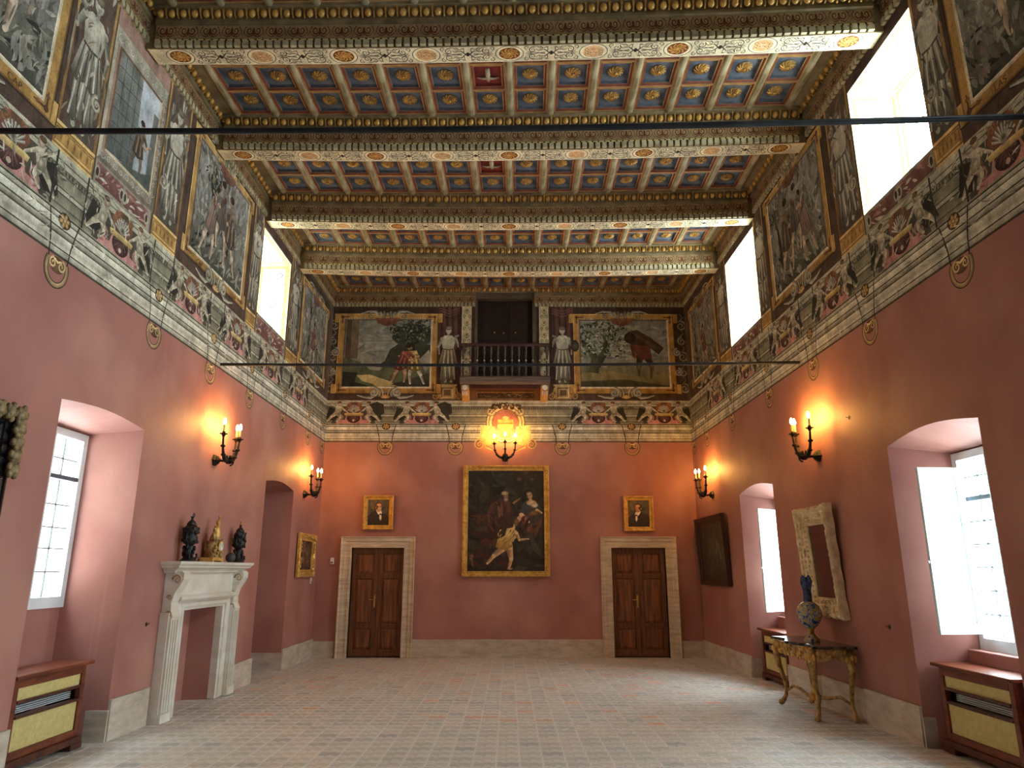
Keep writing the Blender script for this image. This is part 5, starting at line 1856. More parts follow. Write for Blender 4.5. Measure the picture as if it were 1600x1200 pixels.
def paint_big(p, a, b):
    p.rect(-a, -b, a, b, (40, 35, 26), (52, 47, 36))
    p_strokes(p, -a, -b, a, b, 150, ((46, 41, 31), (58, 52, 40), (38, 33, 25), (62, 55, 42)), 0.4, 0.12, None, 3)
    p_strokes(p, -a, -b, 0.1, 0.1, 40, ((78, 42, 32), (64, 36, 28)), 0.3, 0.1, 0.2, 4)
    sk, sd = (214, 176, 128), (120, 88, 58)
    # cherubs in the dark sky
    for x, z in ((0.40, 0.93), (0.26, 0.80), (0.52, 0.80)): p.ell(x, z, 0.06, 0.045, (110, 84, 60), (56, 46, 36), n=10)
    # old man in a dark cloak
    p.poly([(-0.42, -0.02), (-0.30, 0.3), (-0.12, 0.42), (0.06, 0.36), (0.16, 0.1), (0.1, -0.3), (-0.3, -0.3)], (58, 40, 32), (82, 54, 42))
    p_strokes(p, -0.36, -0.25, 0.08, 0.36, 30, ((96, 58, 46), (52, 38, 30), (110, 70, 54)), 0.3, 0.05, 1.9, 6)
    p.ell(-0.0, 0.46, 0.055, 0.07, (170, 132, 96), (92, 68, 50), n=12)
    p.ell(-0.02, 0.52, 0.075, 0.045, (206, 184, 140), (140, 116, 84), n=12)
    p.ell(0.0, 0.40, 0.05, 0.045, (176, 162, 136), (110, 96, 78), n=10)
    p.stroke([(0.14, 0.32), (0.22, 0.38), (0.28, 0.42)], 0.05, (170, 132, 96), 0.02, shade=sd)
    # woman in blue-green
    p.poly([(0.26, 0.12), (0.34, 0.34), (0.44, 0.40), (0.56, 0.38), (0.66, 0.3), (0.72, 0.05), (0.62, -0.25), (0.3, -0.2)], (70, 46, 34), (64, 78, 78))
    p.limb((0.475, 0.44), (0.48, 0.38), 0.05, 0.06, (222, 190, 146), (164, 124, 88))
    p.ell(0.50, 0.335, 0.10, 0.055, (226, 198, 152), (176, 138, 100), n=14)
    p.ell(0.56, 0.29, 0.07, 0.05, (222, 206, 170), (170, 140, 104), n=12)
    p.ell(0.47, 0.475, 0.052, 0.068, (228, 196, 150), (164, 124, 88), n=12)
    p.ell(0.455, 0.51, 0.06, 0.045, (206, 186, 150), (110, 84, 60), n=10)
    p.limb((0.30, 0.10), (0.44, -0.03), 0.10, 0.06, sk, sd)
    p.limb((0.26, 0.04), (0.20, -0.08), 0.09, 0.05, (190, 146, 104), sd)
    p.ell(0.54, 0.14, 0.12, 0.06, (150, 112, 62), (84, 58, 38), rot=0.3)
    p.limb((0.60, 0.2), (0.70, 0.14), 0.05, 0.035, sk, sd)
    p_strokes(p, 0.3, -0.35, 0.7, 0.08, 26, ((96, 56, 42), (64, 44, 34), (116, 72, 50)), 0.25, 0.06, 1.2, 9)
    # striding youth in a yellow tunic
    p.limb((-0.02, -0.50), (-0.24, -0.68), 0.14, 0.09, sk, sd)
    p.limb((-0.24, -0.68), (-0.36, -0.82), 0.08, 0.05, sk, sd)
    p.limb((0.06, -0.5), (0.10, -0.74), 0.14, 0.09, sk, sd)
    p.limb((0.10, -0.74), (0.06, -0.90), 0.08, 0.05, sk, sd)
    p.ell(0.08, -0.92, 0.06, 0.02, sk, sd)
    p.poly([(-0.20, -0.52), (0.0, -0.58), (0.14, -0.5), (0.10, -0.36), (0.02, -0.28), (-0.16, -0.36)], (140, 106, 50), (206, 168, 92))
    p.poly([(-0.04, -0.36), (0.14, -0.42), (0.24, -0.24), (0.14, -0.14), (0.02, -0.16)], (170, 134, 74), (226, 192, 122))
    p_strokes(p, -0.16, -0.5, 0.2, -0.18, 18, ((226, 192, 116), (130, 96, 48)), 0.12, 0.02, 1.0, 2)
    p.limb((0.20, -0.24), (0.26, -0.38), 0.07, 0.05, sk, sd); p.limb((0.26, -0.38), (0.44, -0.36), 0.05, 0.03, sk, sd)
    p.limb((0.16, -0.14), (0.18, -0.06), 0.05, 0.045, sk, sd)
    p.ell(0.2, -0.03, 0.055, 0.06, (150, 108, 72), (92, 66, 46), n=10)
    # dog, rocks
    p.limb((-0.68, -0.72), (-0.64, -0.86), 0.06, 0.03, (140, 104, 76), (78, 56, 42)); p.ell(-0.66, -0.68, 0.05, 0.04, (150, 112, 80), (84, 60, 44))
    p.ell(0.62, -0.86, 0.12, 0.03, (84, 62, 48), (46, 38, 30))

def portrait(hair, beard, d):
    def f(p, a, b):
        p.rect(-a, -b, a, b, (70, 66, 48), (84, 80, 62))
        p_strokes(p, -a, -b, a, b, 30, ((78, 74, 56), (64, 60, 46), (96, 88, 66)), 0.2, 0.06, None, 5)
        p.push(0, 0, d, 1)
        p.poly([(-a, -b), (-a, -0.07), (-0.12, 0.01), (-0.04, 0.03), (0.06, 0.01), (0.14, -0.03), (a, -0.10), (a, -b)], (38, 34, 32), (52, 46, 44))
        p.poly([(-0.05, 0.04), (0.055, 0.03), (0.07, -0.01), (0.05, -0.06), (0.02, -0.05), (-0.01, -0.03)], (232, 226, 210))
        p.poly([(0.025, -0.05), (0.06, -0.06), (0.065, -0.12), (0.045, -0.16), (0.02, -0.11)], (226, 220, 204))
        p.ell(0.04, -0.035, 0.026, 0.014, (22, 20, 20), n=8)
        p.stroke([(-0.06, 0.03), (-0.01, -0.06), (0.03, -0.16)], 0.03, (34, 30, 28), 0.02)
        p.ell(0.005, 0.10, 0.055, 0.078, (214, 158, 112), (170, 112, 76), n=16)
        p.ell(-0.035, 0.12, 0.03, 0.055, hair, tuple(v * 0.8 for v in hair), n=10)
        p.ell(0.0, 0.165, 0.058, 0.026, hair, tuple(v * 0.8 for v in hair), n=12)
        p.ell(0.008, 0.145, 0.046, 0.026, (222, 170, 122), (206, 150, 104), n=12)
        if beard:
            p.poly([(-0.04, 0.06), (0.05, 0.06), (0.055, 0.04), (0.02, 0.005), (-0.02, 0.01)], (196, 176, 146), (176, 138, 104))
            p.stroke([(-0.01, 0.072), (0.02, 0.078), (0.05, 0.068)], 0.016, (206, 186, 156))
        else:
            p.stroke([(0.005, 0.058), (0.035, 0.058)], 0.008, (140, 70, 56))
        for s in (-0.008, 0.034): p.ell(s, 0.112, 0.009, 0.005, (52, 34, 28), n=6); p.stroke([(s - 0.014, 0.124), (s + 0.012, 0.126)], 0.005, (92, 62, 44))
        p.stroke([(0.02, 0.112), (0.028, 0.085), (0.016, 0.082)], 0.006, (176, 112, 78))
        p.ell(-0.05, 0.095, 0.01, 0.018, (206, 144, 104), (150, 96, 70), n=8)
        p.pop()
    return f

def paint_dark(p, a, b):
    p.rect(-a, -b, a, b, (50, 46, 36), (70, 72, 60))
    p_strokes(p, -a, -b, a, b, 110, ((60, 60, 48), (76, 76, 64), (48, 44, 36), (88, 84, 68)), 0.3, 0.08, 1.4, 8)
    p_tree(p, -0.4, -0.3, 0.8, 0.1, 3, 0.3, 40, ((56, 58, 46), (70, 72, 58)))
    for x, z in ((0.35, 0.05), (0.2, -0.02), (0.42, -0.1), (0.28, 0.12)):
        p.ell(x, z, 0.05, 0.09, (150, 136, 112), (84, 76, 62), n=8)

def paint_small(p, a, b):
    p.rect(-a, -b, a, b, (52, 36, 26), (66, 46, 34))
    p_strokes(p, -a, -b, a, b, 50, ((84, 56, 40), (44, 32, 24), (110, 76, 54)), 0.2, 0.05, None, 9)
    p_man(p, -0.15, -b + 0.06, 0.46, (150, 104, 72), (120, 70, 50), (186, 140, 104))
    p_man(p, 0.14, -b + 0.04, 0.42, (112, 92, 66), (160, 120, 80), (176, 130, 96), d=-1)

picture('large_painting', 'tall dark painting of a striding youth, old man and woman in a gold frame', (-0.05, DB - 0.02, 2.535), 0, 1.70, 2.14, 0.105, GPROF, GILT, paint_big, corners=GILT)
picture('portrait_painting', 'gilt-framed portrait of a white-bearded man in a black coat', (-2.55, DB - 0.02, 2.685), 0, 0.585, 0.66, 0.085, GPROF, GILT, portrait((96, 66, 40), True, 1), tilt=0.04)
picture('portrait_painting', 'gilt-framed portrait of a clean-shaven dark-haired man with a bow tie', (2.55, DB - 0.02, 2.665), 0, 0.585, 0.68, 0.085, GPROF, GILT, portrait((60, 44, 32), False, -1), tilt=0.04)
picture('small_painting', 'small dark figure painting in an ornate gold frame beside the niche', (-W + 0.02, 13.22, 1.85), PI / 2, 1.02, 0.76, 0.13, GPROF, GILT, paint_small, corners=GILT)
DPROF = [(0.0, 0.012), (0.03, 0.02), (0.3, 0.03), (0.36, 0.045), (0.8, 0.06), (0.86, 0.075), (1.0, 0.075), (1.0, 0.0)]
picture('dark_painting', 'wide blackened landscape painting in a plain brown frame', (W - 0.03, 13.02, 1.93), -PI / 2, 1.76, 1.20, 0.13, DPROF, mat('brown_frame', (70, 46, 36), (44, 28, 22), scale=5, rough=0.4, stretch=(6, 6, 1)), paint_dark, tilt=0.05)
# black frame with gilt leaves, cut by the edge of the view
def paint_mirrorish(p, a, b):
    p.rect(-a, -b, a, b, (92, 58, 52), (104, 68, 60))
t = picture('black_framed_painting', 'black framed picture with gilt carved leaf corners on the fireplace wall', (-W + 0.02, 4.55, 1.75), PI / 2, 1.16, 1.90, 0.11, DPROF, BLACK, paint_mirrorish)
rn = random.Random(3)
for sx in (-1, 1):
    for sz in (-1, 1):
        m = M()
        for k in range(9):
            q = k / 8
            if k < 5: x, z = sx * 0.58, sz * (0.95 - 0.10 * k)
            else: x, z = sx * (0.58 - 0.12 * (k - 4)), sz * 0.95
            m.ell((x + rn.uniform(-0.02, 0.02), -0.09, z), (0.055, 0.045, 0.06), 8, 5)
            for j in range(5):
                a = 2 * PI * j / 5 + k
                m.ell((x + 0.045 * math.cos(a), -0.105, z + 0.05 * math.sin(a)), (0.024, 0.02, 0.03), 6, 4)
        m.build('corner_ornament', mat('dull_gilt', (158, 138, 98), (84, 70, 46), scale=16, rough=0.5, metal=0.2), t, smooth='all')

# ------------------------------------------------------------------ gilt mirror above the console table
def carved_mirror():
    t = thing('wall_mirror', 'carved cream and gold wall mirror above the console table', 'mirror', (W - 0.035, 8.50, 1.70), -PI / 2)
    t.rotation_euler = (0.055, 0, -PI / 2)
    w, h, iw, ih = 0.86, 1.22, 0.52, 0.82
    rings = [[], [], [], [], []]
    n = 16
    def side_pts(hw, hh):
        out = []
        for a, b in (((-1, -1), (1, -1)), ((1, -1), (1, 1)), ((1, 1), (-1, 1)), ((-1, 1), (-1, -1))):
            for k in range(n):
                u = k / n
                out.append(((a[0] + (b[0] - a[0]) * u) * hw, (a[1] + (b[1] - a[1]) * u) * hh, u))
        return out
    inner = side_pts(iw / 2, ih / 2)
    outer = side_pts(w / 2, h / 2)
    spec = [(0.0, 0.012), (0.06, 0.03), (0.35, 0.045), (0.75, 0.085), (0.93, 0.11), (1.0, 0.075), (1.0, 0.0)]
    vs, fs = [], []
    N = 4 * n
    for j, (f, d) in enumerate(spec):
        for (x0, z0, u), (x1, z1, _) in zip(inner, outer):
            sc = 1.0
            if f > 0.8:
                sc = 1 + 0.025 * math.sin(u * PI * 8) + 0.035 * (abs(u - 0.5) * 2) ** 4
            vs.append((x0 + (x1 * sc - x0) * f, -d, z0 + (z1 * sc - z0) * f))
    for j in range(len(spec) - 1):
        for k in range(N):
            fs.append((j * N + k, j * N + (k + 1) % N, (j + 1) * N + (k + 1) % N, (j + 1) * N + k))
    m = M().add(vs, fs)
    fr = m.build('frame', GILTCREAM, t)
    m = M()
    rn = random.Random(9)
    for (x0, z0, u), (x1, z1, _) in zip(inner, outer):
        for f, r in ((0.25, 0.016), (0.55, 0.026), (0.86, 0.03)):
            x, z = x0 + (x1 - x0) * f, z0 + (z1 - z0) * f
            d = 0.03 + 0.07 * f
            m.ell((x + rn.uniform(-0.01, 0.01), -d, z + rn.uniform(-0.01, 0.01)), (r * rn.uniform(0.7, 1.2), 0.014, r * rn.uniform(0.7, 1.2)), 6, 4)
    m.build('carving', GILTCREAM, fr, smooth='all', kind='stuff')
    m = M().quad((-iw / 2, -0.013, -ih / 2), (iw / 2, -0.013, -ih / 2), (iw / 2, -0.013, ih / 2), (-iw / 2, -0.013, ih / 2))
    m.build('mirror_glass', MIRROR, t)
    m = M().box(-w / 2 + 0.03, -0.010, -h / 2 + 0.03, w / 2 - 0.03, -0.001, h / 2 - 0.03)
    m.build('backboard', DARKWOOD, t)
carved_mirror()

# ------------------------------------------------------------------ console table and its vase
def console():
    yc = 8.53
    t = thing('console_table', 'gilded carved console table with a dark marble top', 'table', (W - 0.035, yc, floor_z(yc)), -PI / 2)
    top = []
    for k in range(25):
        u = -1 + 2 * k / 24
        top.append((u * 0.62, -0.44 - 0.055 * math.cos(u * PI) * (1 - abs(u)) - 0.03 * math.cos(2 * PI * u)))
    top = [(-0.64, 0.0)] + [(-0.63, -0.30)] + top + [(0.63, -0.30), (0.64, 0.0)]
    m = M().prism(top, lambda p, q, s: (p, q, s), 0.725, 0.755)
    m.build('marble_top', DARKSTONE, t, bevel=0.006)
    # apron
    m = M()
    ap = []
    path = [(-0.57, -0.02), (-0.57, -0.25), (-0.53, -0.40)] + [(-0.45 + 0.9 * k / 12, -0.43 - 0.04 * math.cos((k / 6 - 1) * PI / 2)) for k in range(13)] + [(0.53, -0.40), (0.57, -0.25), (0.57, -0.02)]
    vs, fs = [], []
    for i, (x, y) in enumerate(path):
        drop = 0.10 + 0.05 * abs(math.sin(i * 1.3))
        vs += [(x, y, 0.725), (x, y, 0.725 - drop), (x * 0.95, y * 0.95 + 0.0, 0.725 - drop), (x * 0.95, y * 0.95, 0.725)]
    for i in range(len(path) - 1):
        for j in range(4):
            fs.append((i * 4 + j, i * 4 + (j + 1) % 4, i * 4 + 4 + (j + 1) % 4, i * 4 + 4 + j))
    m.add(vs, fs)
    apron = m.build('apron', GILTOLD, t)
    m = M()
    rn = random.Random(6)
    for i in range(len(path) - 1):
        (x0, y0), (x1, y1) = path[i], path[i + 1]
        ln = math.hypot(x1 - x0, y1 - y0)
        for k in range(max(2, int(ln / 0.035))):
            u = rn.random()
            x, y = x0 + (x1 - x0) * u, y0 + (y1 - y0) * u
            z = rn.uniform(0.60, 0.71)
            r = rn.uniform(0.012, 0.024)
            m.ell((x * 1.015, y * 1.015, z), (r, r * 0.8, r * rn.uniform(0.8, 1.5)), 6, 4)
    m.build('carving', GILT, apron, smooth='all', kind='stuff')
    # cabriole legs
    def leg(x, y, dx, dy, name='leg'):
        zs = [0.70, 0.62, 0.54, 0.44, 0.33, 0.22, 0.12, 0.06, 0.03]
        off = [0.0, 0.035, 0.045, 0.025, -0.015, -0.045, -0.035, 0.0, 0.03]
        rad = [0.055, 0.05, 0.042, 0.032, 0.025, 0.022, 0.022, 0.028, 0.03]
        m = M()
        m.tube([(x + dx * o, y + dy * o, z) for z, o in zip(zs, off)], rad, 8)
        m.ell((x + dx * 0.035, y + dy * 0.035, 0.032), (0.036, 0.036, 0.032), 8, 6)
        l = m.build(name, GILTOLD, t, smooth='all')
        m = M()
        for k in range(6):
            a = 2 * PI * k / 6
            m.ell((x + dx * 0.03 + 0.05 * math.cos(a), y + dy * 0.03 + 0.05 * math.sin(a), 0.64 - 0.012 * (k % 3)), (0.02, 0.02, 0.035), 6, 4)
        m.build('acanthus', GILT, l, smooth='all')
    leg(-0.48, -0.42, -0.8, -0.6); leg(0.48, -0.42, 0.8, -0.6); leg(-0.54, -0.06, -0.9, 0.0); leg(0.54, -0.06, 0.9, 0.0)
    for s in (-1, 1):
        m = M()
        pts = [(s * 0.44, -0.38, 0.17), (s * 0.36, -0.34, 0.23), (s * 0.25, -0.30, 0.21), (s * 0.14, -0.27, 0.16), (s * 0.05, -0.25, 0.17)]
        m.tube(pts, [0.016, 0.02, 0.018, 0.018, 0.022], 8)
        m.tube([(s * 0.50, -0.07, 0.17), (s * 0.36, -0.12, 0.22), (s * 0.2, -0.18, 0.18), (s * 0.05, -0.24, 0.17)], [0.015, 0.018, 0.017, 0.02], 8)
        m.build('stretcher', GILTOLD, t, smooth='all')
    m = M(); m.lathe([(0.03, 0.13), (0.05, 0.15), (0.05, 0.19), (0.025, 0.21), (0.03, 0.24), (0.012, 0.29)], 12, (0, -0.25, 0))
    m.build('finial', GILT, t, smooth=True)
    return t
console()
zt = floor_z(8.53) + 0.755
vase = thing('majolica_vase', 'tall blue and yellow majolica vase with snake handles on the console table', 'vase', (3.42, 8.46, zt))
def majolica():
    m = bpy.data.materials.new('majolica')
    nt, b = nodes_of(m)
    N, Lk = nt.nodes, nt.links
    b.inputs['Roughness'].default_value = 0.18
    tc = N.new('ShaderNodeTexCoord')
    nz = N.new('ShaderNodeTexNoise'); nz.inputs['Scale'].default_value = 24; nz.inputs['Detail'].default_value = 3
    Lk.new(tc.outputs['Object'], nz.inputs['Vector'])
    rp = N.new('ShaderNodeValToRGB')
    e = rp.color_ramp.elements
    e[0].position, e[0].color = 0.3, (*lin((30, 42, 76)), 1)
    e[1].position, e[1].color = 0.66, (*lin((206, 206, 186)), 1)
    for pos, c in ((0.42, (52, 78, 140)), (0.47, (196, 200, 190)), (0.50, (34, 44, 40)), (0.54, (214, 176, 80)), (0.60, (92, 116, 96))):
        x = e.new(pos); x.color = (*lin(c), 1)
    Lk.new(nz.outputs['Fac'], rp.inputs['Fac'])
    Lk.new(rp.outputs['Color'], b.inputs['Base Color'])
    MATS['majolica'] = m
    return m
MAJ = majolica()
MAJBLUE = mat('majolica_blue', (54, 78, 128), (22, 30, 48), scale=22, rough=0.2)
MAJYEL = mat('majolica_yellow', (206, 170, 84), (150, 120, 60), scale=14, rough=0.2)
m = M(); m.lathe([(0.085, 0.0), (0.088, 0.015), (0.08, 0.03), (0.06, 0.05), (0.04, 0.075)], 24)
m.build('foot', MAJ, vase, smooth=True)
m = M(); m.lathe([(0.04, 0.075), (0.032, 0.10), (0.036, 0.125), (0.045, 0.14)], 24)
m.build('stem', MAJYEL, vase, smooth=True)
m = M(); m.lathe([(0.045, 0.14), (0.08, 0.17), (0.115, 0.22), (0.135, 0.28), (0.135, 0.33), (0.115, 0.38), (0.075, 0.415), (0.05, 0.43)], 28)
m.build('body', MAJ, vase, smooth=True)
m = M(); m.lathe([(0.05, 0.43), (0.046, 0.47), (0.045, 0.54), (0.05, 0.585), (0.06, 0.61), (0.064, 0.65), (0.055, 0.69), (0.06, 0.70), (0.045, 0.70), (0.04, 0.6)], 24)
m.build('neck', MAJBLUE, vase, smooth=True)
for s in (-1, 1):
    m = M()
    pts = [(0, s * 0.05, 0.56), (0, s * 0.085, 0.60), (0, s * 0.10, 0.66), (0, s * 0.08, 0.71), (0, s * 0.045, 0.69)]
    m.tube(pts, [0.018, 0.02, 0.018, 0.016, 0.014], 8)
    m.build('handle', MAJBLUE, vase, smooth='all')
    m = M()
    m.tube([(0, s * 0.10, 0.39), (0, s * 0.135, 0.40), (0, s * 0.14, 0.36)], [0.016, 0.014, 0.008], 8)
    m.build('shoulder_knob', MAJBLUE, vase, smooth='all')

# ------------------------------------------------------------------ radiator cases
def radiator_case(label, loc, rz, w=0.96, h=0.72):
    t = thing('radiator_case', label, 'cabinet', loc, rz, 'radiator cases under the windows')
    d = 0.30
    m = M()
    m.box(-w / 2, 0.0, 0.10, -w / 2 + 0.055, 0.045, h - 0.03); m.box(w / 2 - 0.055, 0.0, 0.10, w / 2, 0.045, h - 0.03)
    m.box(-w / 2 + 0.055, 0.0, h - 0.10, w / 2 - 0.055, 0.045, h - 0.03)
    m.box(-w / 2 + 0.055, 0.0, 0.10, w / 2 - 0.055, 0.045, 0.16)
    m.build('front_frame', CABWOOD, t, bevel=0.005)
    for s in (-1, 1):
        m = M().box(*sorted((s * (w / 2 - 0.02), s * (w / 2)))[:1], 0.045, 0.06, sorted((s * (w / 2 - 0.02), s * (w / 2)))[1], d, h - 0.03)
        m.build('side_panel', CABDARK, t)
    m = M().box(-w / 2 - 0.045, -0.045, h - 0.03, w / 2 + 0.045, d, h)
    m.build('top_board', CABWOOD, t, bevel=0.008)
    m = M().box(-w / 2 + 0.055, 0.018, h - 0.20, w / 2 - 0.055, 0.03, h - 0.10)
    m.build('cloth_panel', YELLOW, t)
    m = M().box(-w / 2 + 0.055, 0.018, 0.16, w / 2 - 0.055, 0.03, h - 0.31)
    m.build('cloth_panel', YELLOW, t)
    for z in (h - 0.215, h - 0.325):
        m = M().box(-w / 2 + 0.055, -0.008, z, w / 2 - 0.055, 0.04, z + 0.022)
        m.build('slot_rail', CABDARK, t, bevel=0.003)
    m = M()
    for k in range(5):
        m.box(-w / 2 + 0.12, 0.055 + 0.0, h - 0.295 + 0.016 * k, w / 2 - 0.10, 0.16, h - 0.288 + 0.016 * k)
    m.box(-w / 2 + 0.12, 0.16, h - 0.30, w / 2 - 0.10, 0.17, h - 0.21)
    m.build('radiator_grille', RADWHITE, t)
    m = M().box(-w / 2 + 0.02, 0.045, 0.06, w / 2 - 0.02, 0.05, h - 0.32)
    m.build('inner_board', CABDARK, t)
    m = M()
    m.box(-w / 2 - 0.02, -0.03, 0.045, w / 2 + 0.02, d, 0.10)
    for s in (-1, 1):
        a, b = sorted((s * (w / 2 + 0.03), s * (w / 2 - 0.14)))
        m.box(a, -0.035, 0.0, b, d, 0.05)
    m.build('plinth', CABDARK, t, bevel=0.008)
    return t
radiator_case('mahogany radiator case with yellow cloth panels in the recess near the fireplace', (-3.80, 6.38, floor_z(6.38)), PI / 2)
radiator_case('mahogany radiator case in the shuttered recess farthest from the dark landscape painting', (3.79, 6.20, floor_z(6.20)), -PI / 2)
radiator_case('mahogany radiator case standing behind the console table', (3.79, 10.75, floor_z(10.75)), -PI / 2)
for y0, y1 in ((5.66, 6.66), (10.16, 11.26)):
    m = M().box(4.06, y0, 0.0, 4.25, y1, 0.92)
    o = m.build('window_sill', RED, wall_right, bevel=0.01)

# ------------------------------------------------------------------ inside shutters of the two windows on the right
def shutter(label, hx, hy, fx, fy, z0, z1):
    dx, dy = fx - hx, fy - hy
    w = math.hypot(dx, dy)
    t = thing('window_shutter', label, 'shutter', (hx, hy, z0), math.atan2(dy, dx), 'panelled inside shutters')
    h = z1 - z0
    m = M()
    st = 0.075
    for a, b, c, d in ((0, st, 0, h), (w - st, w, 0, h), (st, w - st, 0, 0.09), (st, w - st, h - 0.08, h), (st, w - st, h * 0.715, h * 0.715 + 0.075)):
        m.box(a, -0.016, c, b, 0.016, d)
    m.build('leaf_frame', SHUTTER, t, bevel=0.004)
    for c, d in ((0.09, h * 0.715), (h * 0.715 + 0.075, h - 0.08)):
        m = M()
        for s in (-1, 1):
            y0, y1 = s * 0.006, s * 0.014
            g = 0.03
            m.add([(st, y0, c), (w - st, y0, c), (w - st, y0, d), (st, y0, d), (st + g, y1, c + g), (w - st - g, y1, c + g), (w - st - g, y1, d - g), (st + g, y1, d - g)],
                  [(0, 1, 5, 4), (1, 2, 6, 5), (2, 3, 7, 6), (3, 0, 4, 7), (4, 5, 6, 7)])
        m.build('raised_panel', SHUTTER, t)
    for z in (0.18, h - 0.2):
        m = M().tube([(-0.004, 0.012, z), (-0.004, 0.012, z + 0.09)], 0.012, 8)
        m.build('hinge', WHITEPAINT, t, smooth=True)
    m = M().ell((w + 0.004, 0.0, h * 0.42), 0.014, 8, 5)
    m.build('knob', WHITEPAINT, t, smooth='all')
    return t
shutter('pale blue panelled shutter in the recess farthest from the dark landscape painting', 4.13, 6.47, 3.70, 6.42, 1.06, 2.50)
shutter('pale blue panelled shutter in the recess next to the dark landscape painting', 4.13, 11.08, 3.74, 10.80, 1.00, 2.49)

# ------------------------------------------------------------------ marble fireplace
fz = floor_z(8.92)
fp = thing('fireplace_mantel', 'pale marble chimneypiece with scrolled brackets around a red hearth opening', 'fireplace', (-W, 8.925, fz), PI / 2)
for s in (-1, 1):
    m = M()
    # pilaster with three ridges, inner slab beside the opening
    m.box(*sorted((s * 0.78, s * 1.0))[:1], -0.10, 0.09, sorted((s * 0.78, s * 1.0))[1], 0.0, 1.10)
    for k in range(4):
        x = s * (0.805 + 0.055 * k)
        m.box(x - 0.016, -0.125, 0.10, x + 0.016, -0.10, 1.04)
    m.box(*sorted((s * 0.66, s * 0.78))[:1], -0.07, 0.0, sorted((s * 0.66, s * 0.78))[1], 0.0, 1.20)
    m.box(*sorted((s * 0.775, s * 1.01))[:1], -0.135, 0.0, sorted((s * 0.775, s * 1.01))[1], 0.0, 0.095)
    jb = m.build('jamb', MARBLE, fp, bevel=0.004)
    m = M()
    pr = [(0.0, 1.02), (-0.125, 1.02), (-0.135, 1.06), (-0.105, 1.12), (-0.10, 1.20), (-0.125, 1.30), (-0.175, 1.38), (-0.205, 1.44), (-0.205, 1.50), (-0.18, 1.53), (0.0, 1.53)]
    m.prism(pr, lambda p, q, t: (t, p, q), s * 0.89 - 0.085, s * 0.89 + 0.085)
    br = m.build('scroll_bracket', MARBLE, fp, bevel=0.006)
    for e in (-1, 1):
        for cy, cz, r in ((-0.14, 1.44, 0.055), (-0.085, 1.08, 0.035), (-0.075, 1.25, 0.03)):
            pts = []
            m = M()
            for k in range(14):
                a = 2 * PI * 1.3 * k / 13
                rr = r * (1 - 0.8 * k / 13)
                pts.append((s * 0.89 + e * 0.087, cy + rr * math.cos(a), cz + rr * math.sin(a)))
            m.tube(pts, [0.011 - 0.0005 * k for k in range(14)], 6)
            m.build('volute', MARBLEB, br, smooth='all')
m = M()
prof = [(0.0, -0.30), (0.0, 0.06), (0.03, 0.07), (0.035, 0.085), (0.07, 0.085), (0.08, 0.07), (0.09, 0.07), (0.09, 0.0)]
vs, fs = [], []
for o, d in prof:
    vs += [(-0.57 - o, -d, 0.0), (-0.57 - o, -d, 1.10 + o), (0.57 + o, -d, 1.10 + o), (0.57 + o, -d, 0.0)]
for j in range(len(prof) - 1):
    for k in range(3):
        fs.append((j * 4 + k, j * 4 + k + 1, j * 4 + k + 5, j * 4 + k + 4))
m.add(vs, fs)
m.build('inner_surround', MARBLE, fp)
m = M()
m.box(-0.81, -0.07, 1.185, 0.81, 0.0, 1.53)
m.prism([(0.0, 1.19), (-0.10, 1.19), (-0.13, 1.22), (-0.13, 1.25), (-0.07, 1.27), (0.0, 1.27)], lambda p, q, t: (t, p, q), -0.80, 0.80)
m.build('frieze_panel', MARBLE, fp, bevel=0.003)
m = M()
steps = [(0.12, 1.525, 0.93), (0.14, 1.545, 0.985), (0.16, 1.565, 1.02), (0.185, 1.585, 1.06), (0.215, 1.605, 1.095), (0.225, 1.63, 1.115)]
prev = 1.505
vs, fs = [], []
prof = [(0.10, 1.50, 1.0), (0.12, 1.515, 1.02), (0.125, 1.53, 1.025), (0.16, 1.555, 1.06), (0.185, 1.565, 1.085), (0.19, 1.58, 1.09), (0.215, 1.60, 1.115), (0.22, 1.63, 1.12)]
for d, z, hw in prof:
    vs += [(-hw, 0.0, z), (-hw, -d, z), (hw, -d, z), (hw, 0.0, z)]
for j in range(len(prof) - 1):
    for k in range(3):
        fs.append((j * 4 + k, j * 4 + k + 1, j * 4 + k + 5, j * 4 + k + 4))
k = (len(prof) - 1) * 4
fs += [(0, 3, 2, 1), (k, k + 1, k + 2, k + 3)]
m.add(vs, fs)
m.build('mantel_shelf', MARBLE, fp)
ZM = fz + 1.63

